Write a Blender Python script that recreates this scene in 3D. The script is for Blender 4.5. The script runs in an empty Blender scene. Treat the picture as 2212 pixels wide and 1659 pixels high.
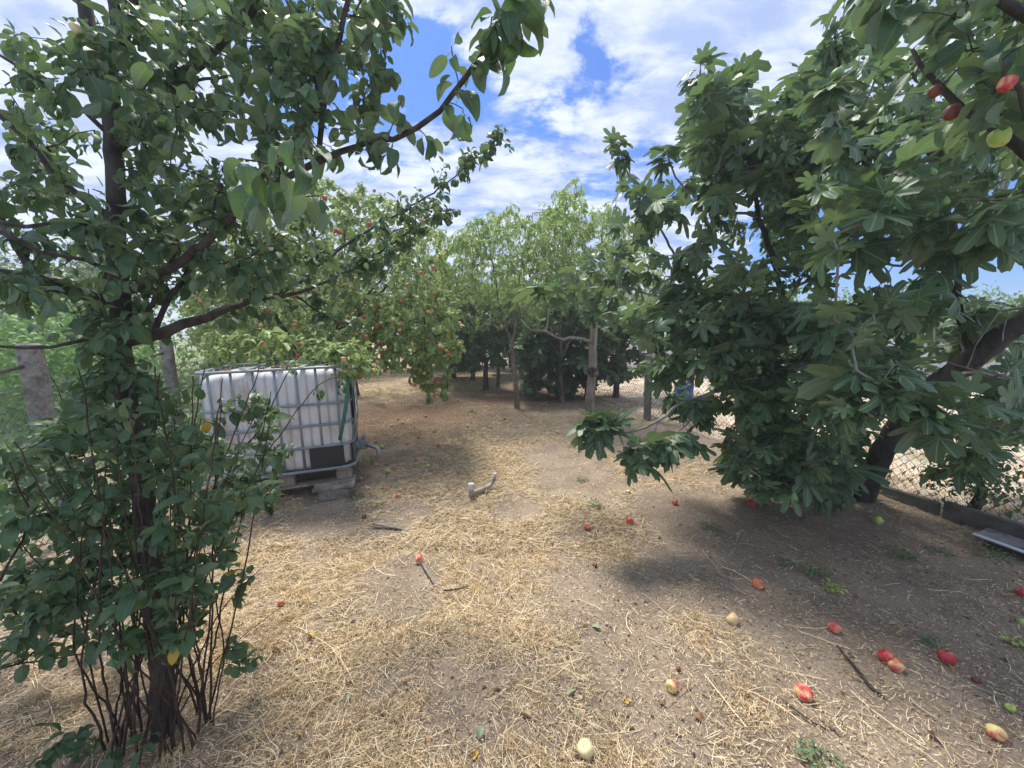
import bpy, math, random
import numpy as np
from mathutils import Vector, Matrix
random.seed(7)
rng = np.random.default_rng(11)
SC = bpy.context.scene
COL = SC.collection
PI = math.pi

# ------------------------------------------------------------------ camera, world, sun, exposure
CAM_H, PITCH, F = 1.55, math.radians(7.5), 830.6      # focal length in pixels of a 2212 px wide picture
cam_d = bpy.data.cameras.new('camera'); cam = bpy.data.objects.new('camera', cam_d); COL.objects.link(cam)
cam_d.sensor_width = 36; cam_d.lens = 36 * F / 2212; cam_d.clip_start = 0.03; cam_d.clip_end = 2000
cam.location = (0, 0, CAM_H); cam.rotation_euler = (PI / 2 - PITCH, 0, 0)
SC.camera = cam
CP, SP = math.cos(PITCH), math.sin(PITCH)

def pdir(px, py):
    x = (px - 1106) / F; y = (829.5 - py) / F
    return np.array([x, CP + y * SP, y * CP - SP])
def P(px, py, Y):
    """point on the ray through a pixel at forward distance Y"""
    d = pdir(px, py); return np.array([0, 0, CAM_H]) + d * (Y / d[1])
def G(px, py, z=0.0):
    d = pdir(px, py); t = (z - CAM_H) / d[2]; return np.array([d[0] * t, d[1] * t, z])
def camco(p):
    p = np.asarray(p, float); q = p - np.array([0, 0, CAM_H])
    z = q[..., 1] * CP - q[..., 2] * SP; y = q[..., 1] * SP + q[..., 2] * CP
    return q[..., 0], y, z

SUN_EL, SUN_AZ = math.radians(61), math.radians(-24)   # azimuth clockwise from +Y
W = bpy.data.worlds.new('World'); SC.world = W; W.use_nodes = True
nt = W.node_tree; nt.nodes.clear()

class NB:
    """tiny node builder"""
    def __init__(s, nt): s.nt = nt
    def n(s, typ, ins=None, **props):
        nd = s.nt.nodes.new(typ)
        for k, v in props.items(): setattr(nd, k, v)
        for k, v in (ins or {}).items():
            if isinstance(v, bpy.types.NodeSocket): s.nt.links.new(v, nd.inputs[k])
            else: nd.inputs[k].default_value = v
        return nd
    def math(s, op, a, b=0.0, c=None, clamp=False):
        ins = {0: a, 1: b}
        if c is not None: ins[2] = c
        return s.n('ShaderNodeMath', ins, operation=op, use_clamp=clamp).outputs[0]
    def mix(s, f, a, b, blend='MIX'):
        nd = s.n('ShaderNodeMix', None, data_type='RGBA', blend_type=blend)
        for i, v in ((0, f), (6, a), (7, b)):
            if isinstance(v, bpy.types.NodeSocket): s.nt.links.new(v, nd.inputs[i])
            else: nd.inputs[i].default_value = v if i == 0 else (tuple(v) + (1,) if len(v) == 3 else v)
        return nd.outputs[2]
    def noise(s, vec, scale, detail=4, rough=0.55, dist=0.0):
        nd = s.n('ShaderNodeTexNoise', {'Scale': scale, 'Detail': detail, 'Roughness': rough, 'Distortion': dist})
        if vec is not None: s.nt.links.new(vec, nd.inputs['Vector'])
        return nd.outputs['Fac']
    def ramp(s, f, lo, hi, a=0.0, b=1.0, smooth=True):
        return s.n('ShaderNodeMapRange', {0: f, 1: lo, 2: hi, 3: a, 4: b}, interpolation_type='SMOOTHSTEP' if smooth else 'LINEAR').outputs[0]
    def scalev(s, vec, v):
        return s.n('ShaderNodeMapping', {'Vector': vec, 'Scale': v}).outputs[0]

b = NB(nt)
sky = b.n('ShaderNodeTexSky', sky_type='NISHITA', sun_disc=False, sun_elevation=SUN_EL, sun_rotation=SUN_AZ, air_density=1.0, dust_density=0.6, ozone_density=2.0)
gen = b.n('ShaderNodeTexCoord').outputs['Generated']
sep = b.n('ShaderNodeSeparateXYZ', {0: gen})
zc = b.math('ADD', b.math('MAXIMUM', sep.outputs[2], 0.0), 0.22)
cx = b.math('DIVIDE', sep.outputs[0], zc); cy = b.math('DIVIDE', sep.outputs[1], zc)
cv = b.n('ShaderNodeCombineXYZ', {0: cx, 1: cy, 2: 0.0}).outputs[0]
wv = b.n('ShaderNodeTexNoise', {'Vector': gen, 'Scale': 7.0, 'Detail': 6.0, 'Roughness': .6}).outputs['Color']
genw = b.n('ShaderNodeVectorMath', {0: wv, 1: (.28, .28, .28), 2: b.n('ShaderNodeVectorMath', {0: gen, 1: (-.14, -.14, -.14)}, operation='ADD').outputs[0]}, operation='MULTIPLY_ADD').outputs[0]
n1 = b.noise(b.scalev(cv, (1.0, 1.7, 1)), 2.6, 12, 0.66, 0.35)
gaps = None
for (px, py, r, a) in [(930,150,.17,.24),(800,200,.16,.24),(690,110,.16,.18),(1290,165,.10,.17),(1235,190,.10,.15),(1120,310,.09,.12),(1215,300,.09,.12),(1320,375,.13,.17),(1180,350,.08,.12),(1950,560,.30,.30),
                       (2180,470,.30,.28),(1760,520,.22,.25),(2200,640,.25,.3),(1500,420,.14,.12),(620,230,.15,.15),(870,130,.12,.1),(1400,240,.08,.1)]:
    d = pdir(px, py); d = d / np.linalg.norm(d)
    ds = b.n('ShaderNodeVectorMath', {0: genw, 1: tuple(d)}, operation='DISTANCE').outputs['Value']
    g = b.ramp(ds, 0.0, r, a, 0.0)
    gaps = g if gaps is None else b.math('ADD', gaps, g)
gaps = b.math('MINIMUM', gaps, 0.34)
dens = b.math('SUBTRACT', b.math('ADD', n1, 0.10), gaps)
cov = b.ramp(dens, 0.37, 0.56)
n2 = b.noise(b.scalev(cv, (1.2, 2.4, 1)), 2.6, 8, 0.6, 0.3)
shade = b.ramp(n2, 0.36, 0.62)
ccol = b.mix(shade, (2.5, 3.2, 5.1), (5.0, 5.4, 6.4))
skycol = b.mix(1.0, sky.outputs[0], (0.27, 0.50, 0.90), 'MULTIPLY')
final = b.mix(b.math('MULTIPLY', cov, 0.97), skycol, ccol)
bg = b.n('ShaderNodeBackground', {'Color': final, 'Strength': 0.1})
b.n('ShaderNodeOutputWorld', {'Surface': bg.outputs[0]})

sun_d = bpy.data.lights.new('sun', 'SUN'); sun = bpy.data.objects.new('sun', sun_d); COL.objects.link(sun)
sun_d.energy = 3.6; sun_d.angle = math.radians(15); sun_d.color = (1.0, 0.94, 0.84)
sd = Vector((math.sin(SUN_AZ) * math.cos(SUN_EL), math.cos(SUN_AZ) * math.cos(SUN_EL), math.sin(SUN_EL)))
sun.rotation_euler = sd.to_track_quat('Z', 'Y').to_euler(); sun.location = sd * 30
SC.view_settings.view_transform = 'Standard'; SC.view_settings.look = 'None'; SC.view_settings.gamma = 1.0
SC.view_settings.use_curve_mapping = False; SC.view_settings.exposure = 0.90
SC.render.engine = 'CYCLES'
SC.cycles.max_bounces = 7; SC.cycles.diffuse_bounces = 4; SC.cycles.glossy_bounces = 2; SC.cycles.transmission_bounces = 4

# ------------------------------------------------------------------ noise in python
def _h(ix, iy, s):
    v = np.sin(ix * 127.1 + iy * 311.7 + s * 74.7) * 43758.5453; return v - np.floor(v)
def vnoise(x, y, s=0):
    x = np.asarray(x, float); y = np.asarray(y, float)
    ix = np.floor(x); iy = np.floor(y); fx = x - ix; fy = y - iy
    fx = fx * fx * (3 - 2 * fx); fy = fy * fy * (3 - 2 * fy)
    return (_h(ix, iy, s) * (1 - fx) + _h(ix + 1, iy, s) * fx) * (1 - fy) + (_h(ix, iy + 1, s) * (1 - fx) + _h(ix + 1, iy + 1, s) * fx) * fy
def fbm(x, y, o=4, s=0):
    a, t, f = 0.5, 0.0, 1.0
    for i in range(o): t = t + a * vnoise(np.asarray(x) * f, np.asarray(y) * f, s + i * 3.1); a *= .5; f *= 2.03
    return t
def sstep(x, lo, hi):
    t = np.clip((x - lo) / (hi - lo), 0, 1); return t * t * (3 - 2 * t)
XL = lambda y: -2.38 - .37 * y          # left fence line
XR = lambda y: 4.75 - .325 * y          # right fence line
def gh(x, y):
    x = np.asarray(x, float); y = np.asarray(y, float)
    return (fbm(x * 1.3, y * 1.3, 4, 5) - .47) * .10 + (fbm(x * 9, y * 9, 3, 9) - .44) * .025
bare = [(1235,1040,.30),(1120,1095,.22),(1180,985,.28),(1290,1285,.25),(1370,1440,.20),(870,1265,.22),(700,1130,.20),(1780,1330,.30),(1500,1250,.22),(740,1040,.30),
        (2090,1260,.45),(1000,1540,.14),(1640,1160,.35),(1960,1340,.35),(840,1140,.14),(1350,1300,.2),(1420,1480,.16),(1480,1110,.3),(1900,1200,.5),(850,980,.3),(2050,1400,.25)]
bareG = [(G(a, c)[0], G(a, c)[1], r) for a, c, r in bare]
def masks(x, y):
    """straw, grass, pale, litter masks for ground positions"""
    x = np.asarray(x, float); y = np.asarray(y, float)
    n = fbm(x * 1.5, y * 1.5, 4, 21); n2 = fbm(x * 5, y * 5, 3, 33)
    path = np.exp(-((x + .13 * y - .28) / (.85 - .03 * np.minimum(y, 12))) ** 2)
    lefts = sstep(-x, 0.3, 1.2) * .16
    n3 = fbm(x * 13, y * 13, 2, 71)
    s = .26 + .46 * path + lefts * (1 - path) + (n - .47) * 1.25 + (n2 - .44) * 1.3 + (n3 - .38) * .8
    s = s - .16 * sstep(x + .1 * y, .9, 2.2)
    for bx, by, r in bareG:
        d2 = ((x - bx) ** 2 + ((y - by) * .8) ** 2) / (r * (.8 + .8 * n2)) ** 2
        s = s - .95 * np.exp(-d2 ** 1.5)
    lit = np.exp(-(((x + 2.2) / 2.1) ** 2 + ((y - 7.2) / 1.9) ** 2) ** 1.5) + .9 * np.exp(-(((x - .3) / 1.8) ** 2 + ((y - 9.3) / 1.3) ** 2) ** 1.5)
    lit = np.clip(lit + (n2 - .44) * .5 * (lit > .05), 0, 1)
    s = s - .20 * sstep(2.1 - y, 0, 1.2)
    s = np.clip(s * (1 - .75 * lit), 0, 1)
    gl = sstep(XL(y) - x, .0, .5); pr = sstep(x - XR(y), .0, .3)
    return s * (1 - gl) * (1 - pr), gl * np.clip(.55 + (n - .47) * 2.2, 0, 1), pr, lit

# ------------------------------------------------------------------ mesh helpers
def link(o, parent=None):
    COL.objects.link(o)
    if parent is not None: o.parent = parent
    return o
def tag(o, label=None, cat=None, group=None, kind=None):
    if label: o['label'] = label
    if cat: o['category'] = cat
    if group: o['group'] = group
    if kind: o['kind'] = kind
    return o
def empty(name, loc, label, cat, group=None, rz=0):
    o = bpy.data.objects.new(name, None); o.empty_display_size = .1; o.location = tuple(loc); o.rotation_euler = (0, 0, rz)
    COL.objects.link(o); return tag(o, label, cat, group)
def np_mesh(name, V, Fc, mat, smooth=True, uv=None):
    """V (n,3); Fc (m,k) array of equal polygons"""
    V = np.asarray(V, np.float32); Fc = np.asarray(Fc, np.int32); m, k = Fc.shape
    me = bpy.data.meshes.new(name)
    me.vertices.add(len(V)); me.vertices.foreach_set('co', V.ravel())
    me.loops.add(m * k); me.loops.foreach_set('vertex_index', Fc.ravel())
    me.polygons.add(m); me.polygons.foreach_set('loop_start', np.arange(0, m * k, k, dtype=np.int32))
    if smooth: me.polygons.foreach_set('use_smooth', np.ones(m, bool))
    if uv is not None:
        l = me.uv_layers.new(name='UVMap'); l.data.foreach_set('uv', np.asarray(uv, np.float32)[Fc.ravel()].ravel())
    me.update(calc_edges=True)
    if mat: me.materials.append(mat)
    return me
def py_mesh(name, V, Fc, mat, smooth=False):
    me = bpy.data.meshes.new(name); me.from_pydata([tuple(map(float, v)) for v in V], [], Fc); me.update()
    if smooth: me.polygons.foreach_set('use_smooth', [True] * len(me.polygons))
    if mat: me.materials.append(mat)
    return me
def obj(name, me, parent=None, loc=None, rot=None):
    o = bpy.data.objects.new(name, me)
    if loc is not None: o.location = tuple(loc)
    if rot is not None: o.rotation_euler = rot
    return link(o, parent)
def norm(v): return v / (np.linalg.norm(v, axis=-1, keepdims=True) + 1e-9)
def catmull(pts, vals, step):
    pts = np.asarray(pts, float); n = len(pts); out = []; ov = []
    for i in range(n - 1):
        p0 = pts[max(i - 1, 0)]; p1 = pts[i]; p2 = pts[i + 1]; p3 = pts[min(i + 2, n - 1)]
        m = max(1, int(np.linalg.norm(p2 - p1) / step))
        for j in range(m):
            t = j / m
            out.append(.5 * ((2 * p1) + (p2 - p0) * t + (2 * p0 - 5 * p1 + 4 * p2 - p3) * t * t + (3 * p1 - p0 - 3 * p2 + p3) * t ** 3))
            ov.append(vals[i] * (1 - t) + vals[i + 1] * t)
    out.append(pts[-1]); ov.append(vals[-1]); return np.array(out), np.array(ov)
def tube(pts, rad, k=8, rough=0.0, cap=True):
    pts = np.asarray(pts, float); n = len(pts); T = norm(np.gradient(pts, axis=0))
    ref = np.array([0, 0, 1.]) if abs(T[0][2]) < .9 else np.array([1., 0, 0])
    u = norm(np.cross(T[0], ref)); V = []
    a = np.arange(k) / k * 2 * PI
    for i in range(n):
        u = norm(u - T[i] * np.dot(u, T[i])); v = np.cross(T[i], u)
        r = rad[i] * (1 + rough * (rng.random(k) - .5))
        V.append(pts[i] + np.outer(np.cos(a) * r, u) + np.outer(np.sin(a) * r, v))
    V = np.concatenate(V); i = np.arange(n - 1)[:, None] * k; j = np.arange(k)[None, :]; j2 = (j + 1) % k
    Fq = np.stack([i + j, i + j2, i + k + j2, i + k + j], -1).reshape(-1, 4)
    Fl = [tuple(map(int, f)) for f in Fq]
    if cap: Fl.append(tuple(range(k - 1, -1, -1))); Fl.append(tuple(range((n - 1) * k, n * k)))
    return V, Fl
def join(parts):
    V = []; Fl = []; o = 0
    for v, f in parts:
        V.append(np.asarray(v)); Fl += [tuple(i + o for i in t) for t in f]; o += len(v)
    return np.concatenate(V), Fl
def box(sx, sy, sz, c=(0, 0, 0), bev=0.0):
    x, y, z = sx / 2, sy / 2, sz / 2; bv = bev
    if bv <= 0:
        V = [(i * x, j * y, k * z) for i in (-1, 1) for j in (-1, 1) for k in (-1, 1)]
        Fl = [(0, 1, 3, 2), (4, 6, 7, 5), (0, 4, 5, 1), (2, 3, 7, 6), (0, 2, 6, 4), (1, 5, 7, 3)]
        return np.array(V) + np.array(c), Fl
    V = []; Fl = []
    for zi, ins in ((-z, bv), (-z + bv, 0), (z - bv, 0), (z, bv)):
        for (i, j) in ((-1, -1), (1, -1), (1, 1), (-1, 1)):
            X = x - ins; Y = y - ins
            if (i, j) in ((-1, -1), (1, 1)): V += [(i * X, j * (Y - bv), zi), (i * (X - bv), j * Y, zi)]
            else: V += [(i * (X - bv), j * Y, zi), (i * X, j * (Y - bv), zi)]
    for r in range(3):
        for q in range(8): Fl.append((r * 8 + q, r * 8 + (q + 1) % 8, r * 8 + 8 + (q + 1) % 8, r * 8 + 8 + q))
    Fl.append(tuple(range(7, -1, -1))); Fl.append(tuple(range(24, 32)))
    return np.array(V) + np.array(c), Fl
def lathe(prof, k=16):
    V = []; Fl = []
    for r, z in prof:
        for i in range(k): a = i / k * 2 * PI; V.append((r * math.cos(a), r * math.sin(a), z))
    for j in range(len(prof) - 1):
        for i in range(k): Fl.append((j * k + i, j * k + (i + 1) % k, (j + 1) * k + (i + 1) % k, (j + 1) * k + i))
    Fl.append(tuple(range(k - 1, -1, -1))); Fl.append(tuple((len(prof) - 1) * k + i for i in range(k)))
    return np.array(V), Fl
def edges_mesh(A, B, ra, rb, k=4):
    """independent little cylinders for every pair A[i]-B[i]"""
    A = np.asarray(A, float); B = np.asarray(B, float); D = norm(B - A)
    ref = np.where(np.abs(D[:, 2:3]) < .9, np.array([[0, 0, 1.]]), np.array([[1., 0, 0]]))
    u = norm(np.cross(D, ref)); v = np.cross(D, u); n = len(A)
    a = np.arange(k) / k * 2 * PI; c = np.cos(a)[None, :, None]; s = np.sin(a)[None, :, None]
    ring = c * u[:, None] + s * v[:, None]
    V = np.concatenate([A[:, None] + ring * np.reshape(ra, (-1, 1, 1)), B[:, None] + ring * np.reshape(rb, (-1, 1, 1))], 1).reshape(-1, 3)
    j = np.arange(k); f = np.stack([j, (j + 1) % k, (j + 1) % k + k, j + k], -1)
    return V, (f[None] + (np.arange(n) * 2 * k)[:, None, None]).reshape(-1, 4)

# ------------------------------------------------------------------ materials
def new_mat(name):
    m = bpy.data.materials.new(name); m.use_nodes = True; m.node_tree.nodes.clear(); return m, NB(m.node_tree)
def finish(b, surf): b.n('ShaderNodeOutputMaterial', {'Surface': surf})
def simple(name, col, rough=.6, metal=0.0, var=.2, scale=8.0, bump=0.0, dark=None, darkscale=3.0, spec=.5):
    m, b = new_mat(name)
    tc = b.n('ShaderNodeTexCoord').outputs['Object']
    n = b.noise(tc, scale, 6, .6)
    c = b.mix(b.ramp(n, .3, .7), tuple(x * (1 - var) for x in col), tuple(min(1, x * (1 + var)) for x in col))
    if dark: c = b.mix(b.ramp(b.noise(tc, darkscale, 6, .65), .48, .66), c, dark)
    ins = {'Base Color': c, 'Roughness': rough, 'Metallic': metal, 'Specular IOR Level': spec}
    if bump: ins['Normal'] = b.n('ShaderNodeBump', {'Strength': bump, 'Distance': .01, 'Height': b.noise(tc, scale * 3, 6, .6)}).outputs[0]
    finish(b, b.n('ShaderNodeBsdfPrincipled', ins).outputs[0]); return m
def leaf_mat(name, front, back, front2=None, odd=(.5, .33, .05), oddf=.99, vein='mid', trans=.3, rough=.5, vcol=(.25, .33, .14), tcol=None):
    m, b = new_mat(name)
    geo = b.n('ShaderNodeNewGeometry'); oi = b.n('ShaderNodeObjectInfo')
    r = b.math('FRACT', b.math('ADD', geo.outputs['Random Per Island'], oi.outputs['Random']))
    r2 = b.math('FRACT', b.math('MULTIPLY', r, 17.31))
    front2 = front2 or tuple(x * 1.7 for x in front)
    f = b.mix(b.math('POWER', r, 1.5), front, front2)
    bk = b.mix(r, back, tuple(x * .75 for x in back))
    uv = b.n('ShaderNodeUVMap', uv_map='UVMap').outputs[0]; sp = b.n('ShaderNodeSeparateXYZ', {0: uv})
    x, y = sp.outputs[0], sp.outputs[1]
    if vein == 'mid':
        ax = b.math('ABSOLUTE', x)
        v = b.ramp(ax, .03, .10, 1, 0)
        w = b.math('SINE', b.math('MULTIPLY', b.math('SUBTRACT', y, b.math('MULTIPLY', ax, .22)), 46.0))
        v2 = b.ramp(w, .8, 1.0, 0, .35)
        v = b.math('MAXIMUM', v, v2)
    elif vein == 'fig':
        v = None
        for a in (0, 40, -40, 82, -82):
            a = math.radians(a); sn, cs = math.sin(a), math.cos(a)
            perp = b.math('ABSOLUTE', b.math('SUBTRACT', b.math('MULTIPLY', x, cs), b.math('MULTIPLY', y, sn)))
            al = b.math('ADD', b.math('MULTIPLY', x, sn), b.math('MULTIPLY', y, cs))
            g = b.math('MULTIPLY', b.ramp(perp, .007, .026, 1, 0), b.math('GREATER_THAN', al, 0.0))
            v = g if v is None else b.math('MAXIMUM', v, g)
    else: v = b.math('MULTIPLY', x, 0.0)
    blot = b.noise(b.n('ShaderNodeTexCoord').outputs['Object'], 22, 3, .6)
    f = b.mix(b.ramp(blot, .35, .7, 0, .35), f, tuple(x * 1.6 + .01 for x in front))
    f = b.mix(b.math('MULTIPLY', v, .55), f, vcol)
    bk = b.mix(b.math('MULTIPLY', v, .4), bk, tuple(min(1, q * 1.5) for q in back))
    c = b.mix(geo.outputs['Backfacing'], f, bk)
    c = b.mix(b.math('GREATER_THAN', r2, oddf), c, odd)
    nrm = b.n('ShaderNodeBump', {'Strength': .35, 'Distance': .004, 'Height': b.math('ADD', b.math('MULTIPLY', v, -.6), blot)}).outputs[0]
    pr = b.n('ShaderNodeBsdfPrincipled', {'Base Color': c, 'Roughness': rough, 'Specular IOR Level': .42, 'Normal': nrm})
    tl = b.n('ShaderNodeBsdfTranslucent', {'Color': b.mix(.5, c, tcol or (.14, .26, .03))})
    finish(b, b.n('ShaderNodeMixShader', {0: trans, 1: pr.outputs[0], 2: tl.outputs[0]}).outputs[0]); return m
def bark(name, c1, c2, scale=14, lich=None):
    m, b = new_mat(name); tc = b.n('ShaderNodeTexCoord').outputs['Object']
    st = b.scalev(tc, (1, 1, .35)); n = b.noise(st, scale, 8, .65, .6)
    c = b.mix(b.ramp(n, .3, .68), c1, c2)
    if lich: c = b.mix(b.ramp(b.noise(tc, 9, 5, .6), .58, .68), c, lich)
    nm = b.n('ShaderNodeBump', {'Strength': .9, 'Distance': .012, 'Height': b.noise(st, scale * 2.2, 8, .7, .4)}).outputs[0]
    finish(b, b.n('ShaderNodeBsdfPrincipled', {'Base Color': c, 'Roughness': .9, 'Specular IOR Level': .2, 'Normal': nm}).outputs[0]); return m

M = {}
M['apple_leaf'] = leaf_mat('apple_leaf', (.044, .096, .048), (.17, .24, .14), (.10, .18, .072), oddf=.997, trans=.28, rough=.45, vcol=(.17, .24, .12))
M['apple_leaf2'] = leaf_mat('apple_leaf_light', (.19, .29, .08), (.32, .39, .22), (.34, .45, .14), oddf=.985, tcol=(.32, .45, .07), trans=.38, rough=.5)
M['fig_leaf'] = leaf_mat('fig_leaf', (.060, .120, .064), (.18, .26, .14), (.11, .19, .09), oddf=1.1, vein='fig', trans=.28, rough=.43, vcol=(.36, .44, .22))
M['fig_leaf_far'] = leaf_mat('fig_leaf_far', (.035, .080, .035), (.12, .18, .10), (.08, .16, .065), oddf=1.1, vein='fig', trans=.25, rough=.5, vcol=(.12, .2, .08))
M['peach_leaf'] = leaf_mat('peach_leaf', (.22, .35, .11), (.27, .38, .15), (.35, .48, .16), oddf=.99, vein='none', trans=.45, rough=.45, tcol=(.35, .5, .08))
M['far_leaf'] = leaf_mat('far_leaf', (.09, .15, .055), (.13, .19, .08), (.16, .24, .08), oddf=1.1, vein='none', trans=.3, rough=.6)
M['bush_leaf'] = leaf_mat('bush_leaf', (.12, .24, .06), (.16, .28, .10), (.20, .34, .09), oddf=1.1, vein='none', trans=.35, rough=.6)
M['pine_leaf'] = leaf_mat('pine_leaf', (.016, .034, .022), (.02, .04, .03), (.03, .055, .03), oddf=1.1, vein='none', trans=.05, rough=.7)
M['weed_leaf'] = leaf_mat('weed_leaf', (.09, .15, .07), (.13, .2, .1), (.14, .22, .09), oddf=1.1, vein='none', trans=.25, rough=.6)
M['lime_leaf'] = leaf_mat('lime_leaf', (.40, .50, .12), (.4, .5, .15), (.5, .55, .2), oddf=1.1, vein='none', trans=.3, rough=.6)
M['bark_apple'] = bark('bark_apple', (.030, .026, .022), (.105, .092, .078), 16)
M['bark_sucker'] = bark('bark_sucker', (.035, .024, .018), (.10, .072, .055), 20)
M['bark_fig'] = bark('bark_fig', (.15, .14, .125), (.36, .335, .305), 10)
M['bark_fig_trunk'] = bark('bark_fig_trunk', (.035, .031, .028), (.105, .095, .085), 12)
M['bark_peach'] = bark('bark_peach', (.10, .08, .062), (.25, .20, .155), 12, (.3, .28, .22))
M['bark_grey'] = bark('bark_grey', (.09, .078, .07), (.22, .195, .175), 12)
M['bark_pale'] = bark('bark_pale', (.15, .125, .105), (.34, .30, .25), 10)
M['petiole'] = simple('petiole', (.22, .30, .10), .5)
M['fig_fruit'] = simple('fig_fruit', (.17, .28, .09), .55, var=.25, scale=20)
M['concrete'] = simple('concrete', (.235, .222, .205), .95, var=.25, scale=30, bump=.6, dark=(.12, .11, .095), darkscale=14)
M['concrete_dark'] = simple('concrete_dark', (.12, .115, .10), .95, var=.3, scale=12, bump=.6, dark=(.04, .04, .035), darkscale=6)
M['wall'] = simple('wall_plaster', (.52, .52, .54), .9, var=.08, scale=3, bump=.1)
M['wood_old'] = bark('wood_old', (.14, .12, .10), (.34, .30, .255), 9)
M['wood_post'] = bark('wood_post', (.12, .105, .09), (.30, .27, .24), 7)
M['steel'] = simple('galvanised_steel', (.24, .275, .30), .45, metal=.35, var=.15, scale=14)
M['wire'] = simple('rusty_wire', (.075, .055, .05), .7, var=.2)
M['wire_green'] = simple('green_grey_wire', (.16, .19, .17), .6, var=.2)
M['black'] = simple('black_sheet', (.018, .019, .022), .55, var=.3)
M['hose'] = simple('green_hose', (.015, .13, .085), .35, var=.2)
M['grey_plastic'] = simple('grey_plastic', (.24, .26, .29), .5, var=.15)
M['pvc'] = simple('pvc_pipe', (.36, .325, .285), .6, var=.2, scale=25, dark=(.17, .14, .11), darkscale=18)
M['pvc_cap'] = simple('pvc_cap', (.62, .62, .64), .45, var=.1, dark=(.3, .28, .26), darkscale=25)
M['blue'] = simple('blue_plastic', (.012, .05, .26), .5, var=.35, scale=5)
M['white_metal'] = simple('white_strip', (.52, .58, .64), .5, var=.1)
M['grey_sheet'] = simple('grey_sheet', (.17, .17, .175), .75, var=.3, scale=6, dark=(.07, .06, .06), darkscale=5)
M['roof'] = simple('roof_tile', (.45, .17, .08), .8, var=.2)
M['paper'] = simple('label_paper', (.62, .64, .68), .6, var=.06)
M['ink'] = simple('label_ink', (.05, .05, .06), .6)
M['dead_leaf'] = leaf_mat('dead_leaf', (.30, .15, .075), (.34, .20, .12), (.52, .38, .22), odd=(.55, .36, .07), oddf=.88, vein='mid', trans=.15, rough=.8, vcol=(.4, .28, .18), tcol=(.35, .2, .1))
M['pale_leaf'] = leaf_mat('pale_leaf', (.20, .26, .17), (.34, .38, .28), (.32, .36, .24), oddf=1.1, vein='mid', trans=.15, rough=.7)

def straw_mat(name, a, c, d):
    m, b = new_mat(name); r = b.n('ShaderNodeNewGeometry').outputs['Random Per Island']
    cc = b.mix(b.ramp(r, .0, .75), a, c); cc = b.mix(b.math('GREATER_THAN', b.math('FRACT', b.math('MULTIPLY', r, 31.7)), .70), cc, d)
    finish(b, b.n('ShaderNodeBsdfPrincipled', {'Base Color': cc, 'Roughness': .75, 'Specular IOR Level': .25}).outputs[0]); return m
M['straw'] = straw_mat('straw', (.40, .295, .165), (.78, .64, .42), (.19, .135, .085))
M['tuft'] = straw_mat('tuft_straw', (.46, .30, .13), (.72, .52, .26), (.30, .2, .1))
M['blade'] = straw_mat('green_blades', (.09, .20, .06), (.22, .38, .12), (.38, .42, .2))
M['clod'] = simple('clod', (.17, .135, .11), .95, var=.35, scale=20)

def apple_mat(name, red, yel, lo, hi):
    m, b = new_mat(name); oi = b.n('ShaderNodeObjectInfo').outputs['Random']; tc = b.n('ShaderNodeTexCoord').outputs['Object']
    of = b.n('ShaderNodeCombineXYZ', {0: b.math('MULTIPLY', oi, 9.0), 1: oi, 2: 0.0}).outputs[0]
    v = b.n('ShaderNodeVectorMath', {0: tc, 1: of}, operation='ADD').outputs[0]
    n = b.noise(v, 1.3, 3, .5, .3); st = b.noise(b.scalev(v, (14, 14, 1.6)), 1.0, 3)
    f = b.ramp(b.math('ADD', n, b.math('MULTIPLY', st, .25)), lo, hi)
    finish(b, b.n('ShaderNodeBsdfPrincipled', {'Base Color': b.mix(f, yel, red), 'Roughness': .5}).outputs[0]); return m
M['apple_red'] = apple_mat('apple_red', (.45, .04, .05), (.72, .42, .20), .35, .68)
M['apple_mixed'] = apple_mat('apple_mixed', (.58, .06, .08), (.74, .62, .24), .50, .78)
M['apple_pale'] = apple_mat('apple_pale', (.66, .26, .14), (.72, .62, .33), .56, .85)
M['apple_orange'] = apple_mat('apple_orange', (.55, .10, .06), (.62, .38, .16), .45, .75)
M['apple_green'] = apple_mat('apple_green', (.30, .42, .08), (.55, .62, .22), .4, .8)
M['apple_brown'] = apple_mat('apple_brown', (.13, .03, .022), (.20, .06, .035), .4, .8)

# tank plastic: dirty white
m, b = new_mat('tank_plastic'); tc = b.n('ShaderNodeTexCoord').outputs['Object']
n = b.noise(tc, 3.5, 7, .65, .4); st = b.noise(b.scalev(tc, (9, 9, 1.2)), 1.6, 6, .6)
c = b.mix(b.ramp(n, .42, .68, 0, .75), (.62, .62, .64), (.46, .43, .41))
c = b.mix(b.ramp(st, .50, .70, 0, .7), c, (.30, .265, .235))
sepz = b.n('ShaderNodeSeparateXYZ', {0: tc}).outputs
g = b.math('ABSOLUTE', b.math('SUBTRACT', b.math('FRACT', b.math('DIVIDE', b.math('ADD', sepz[0], .58), .1657)), .5))
c = b.mix(b.math('MULTIPLY', b.ramp(g, .38, .5), b.ramp(n, .3, .6, .35, .9)), c, (.33, .30, .27))
finish(b, b.n('ShaderNodeBsdfPrincipled', {'Base Color': c, 'Roughness': .5, 'Subsurface Weight': .0}).outputs[0]); M['tank'] = m

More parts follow.
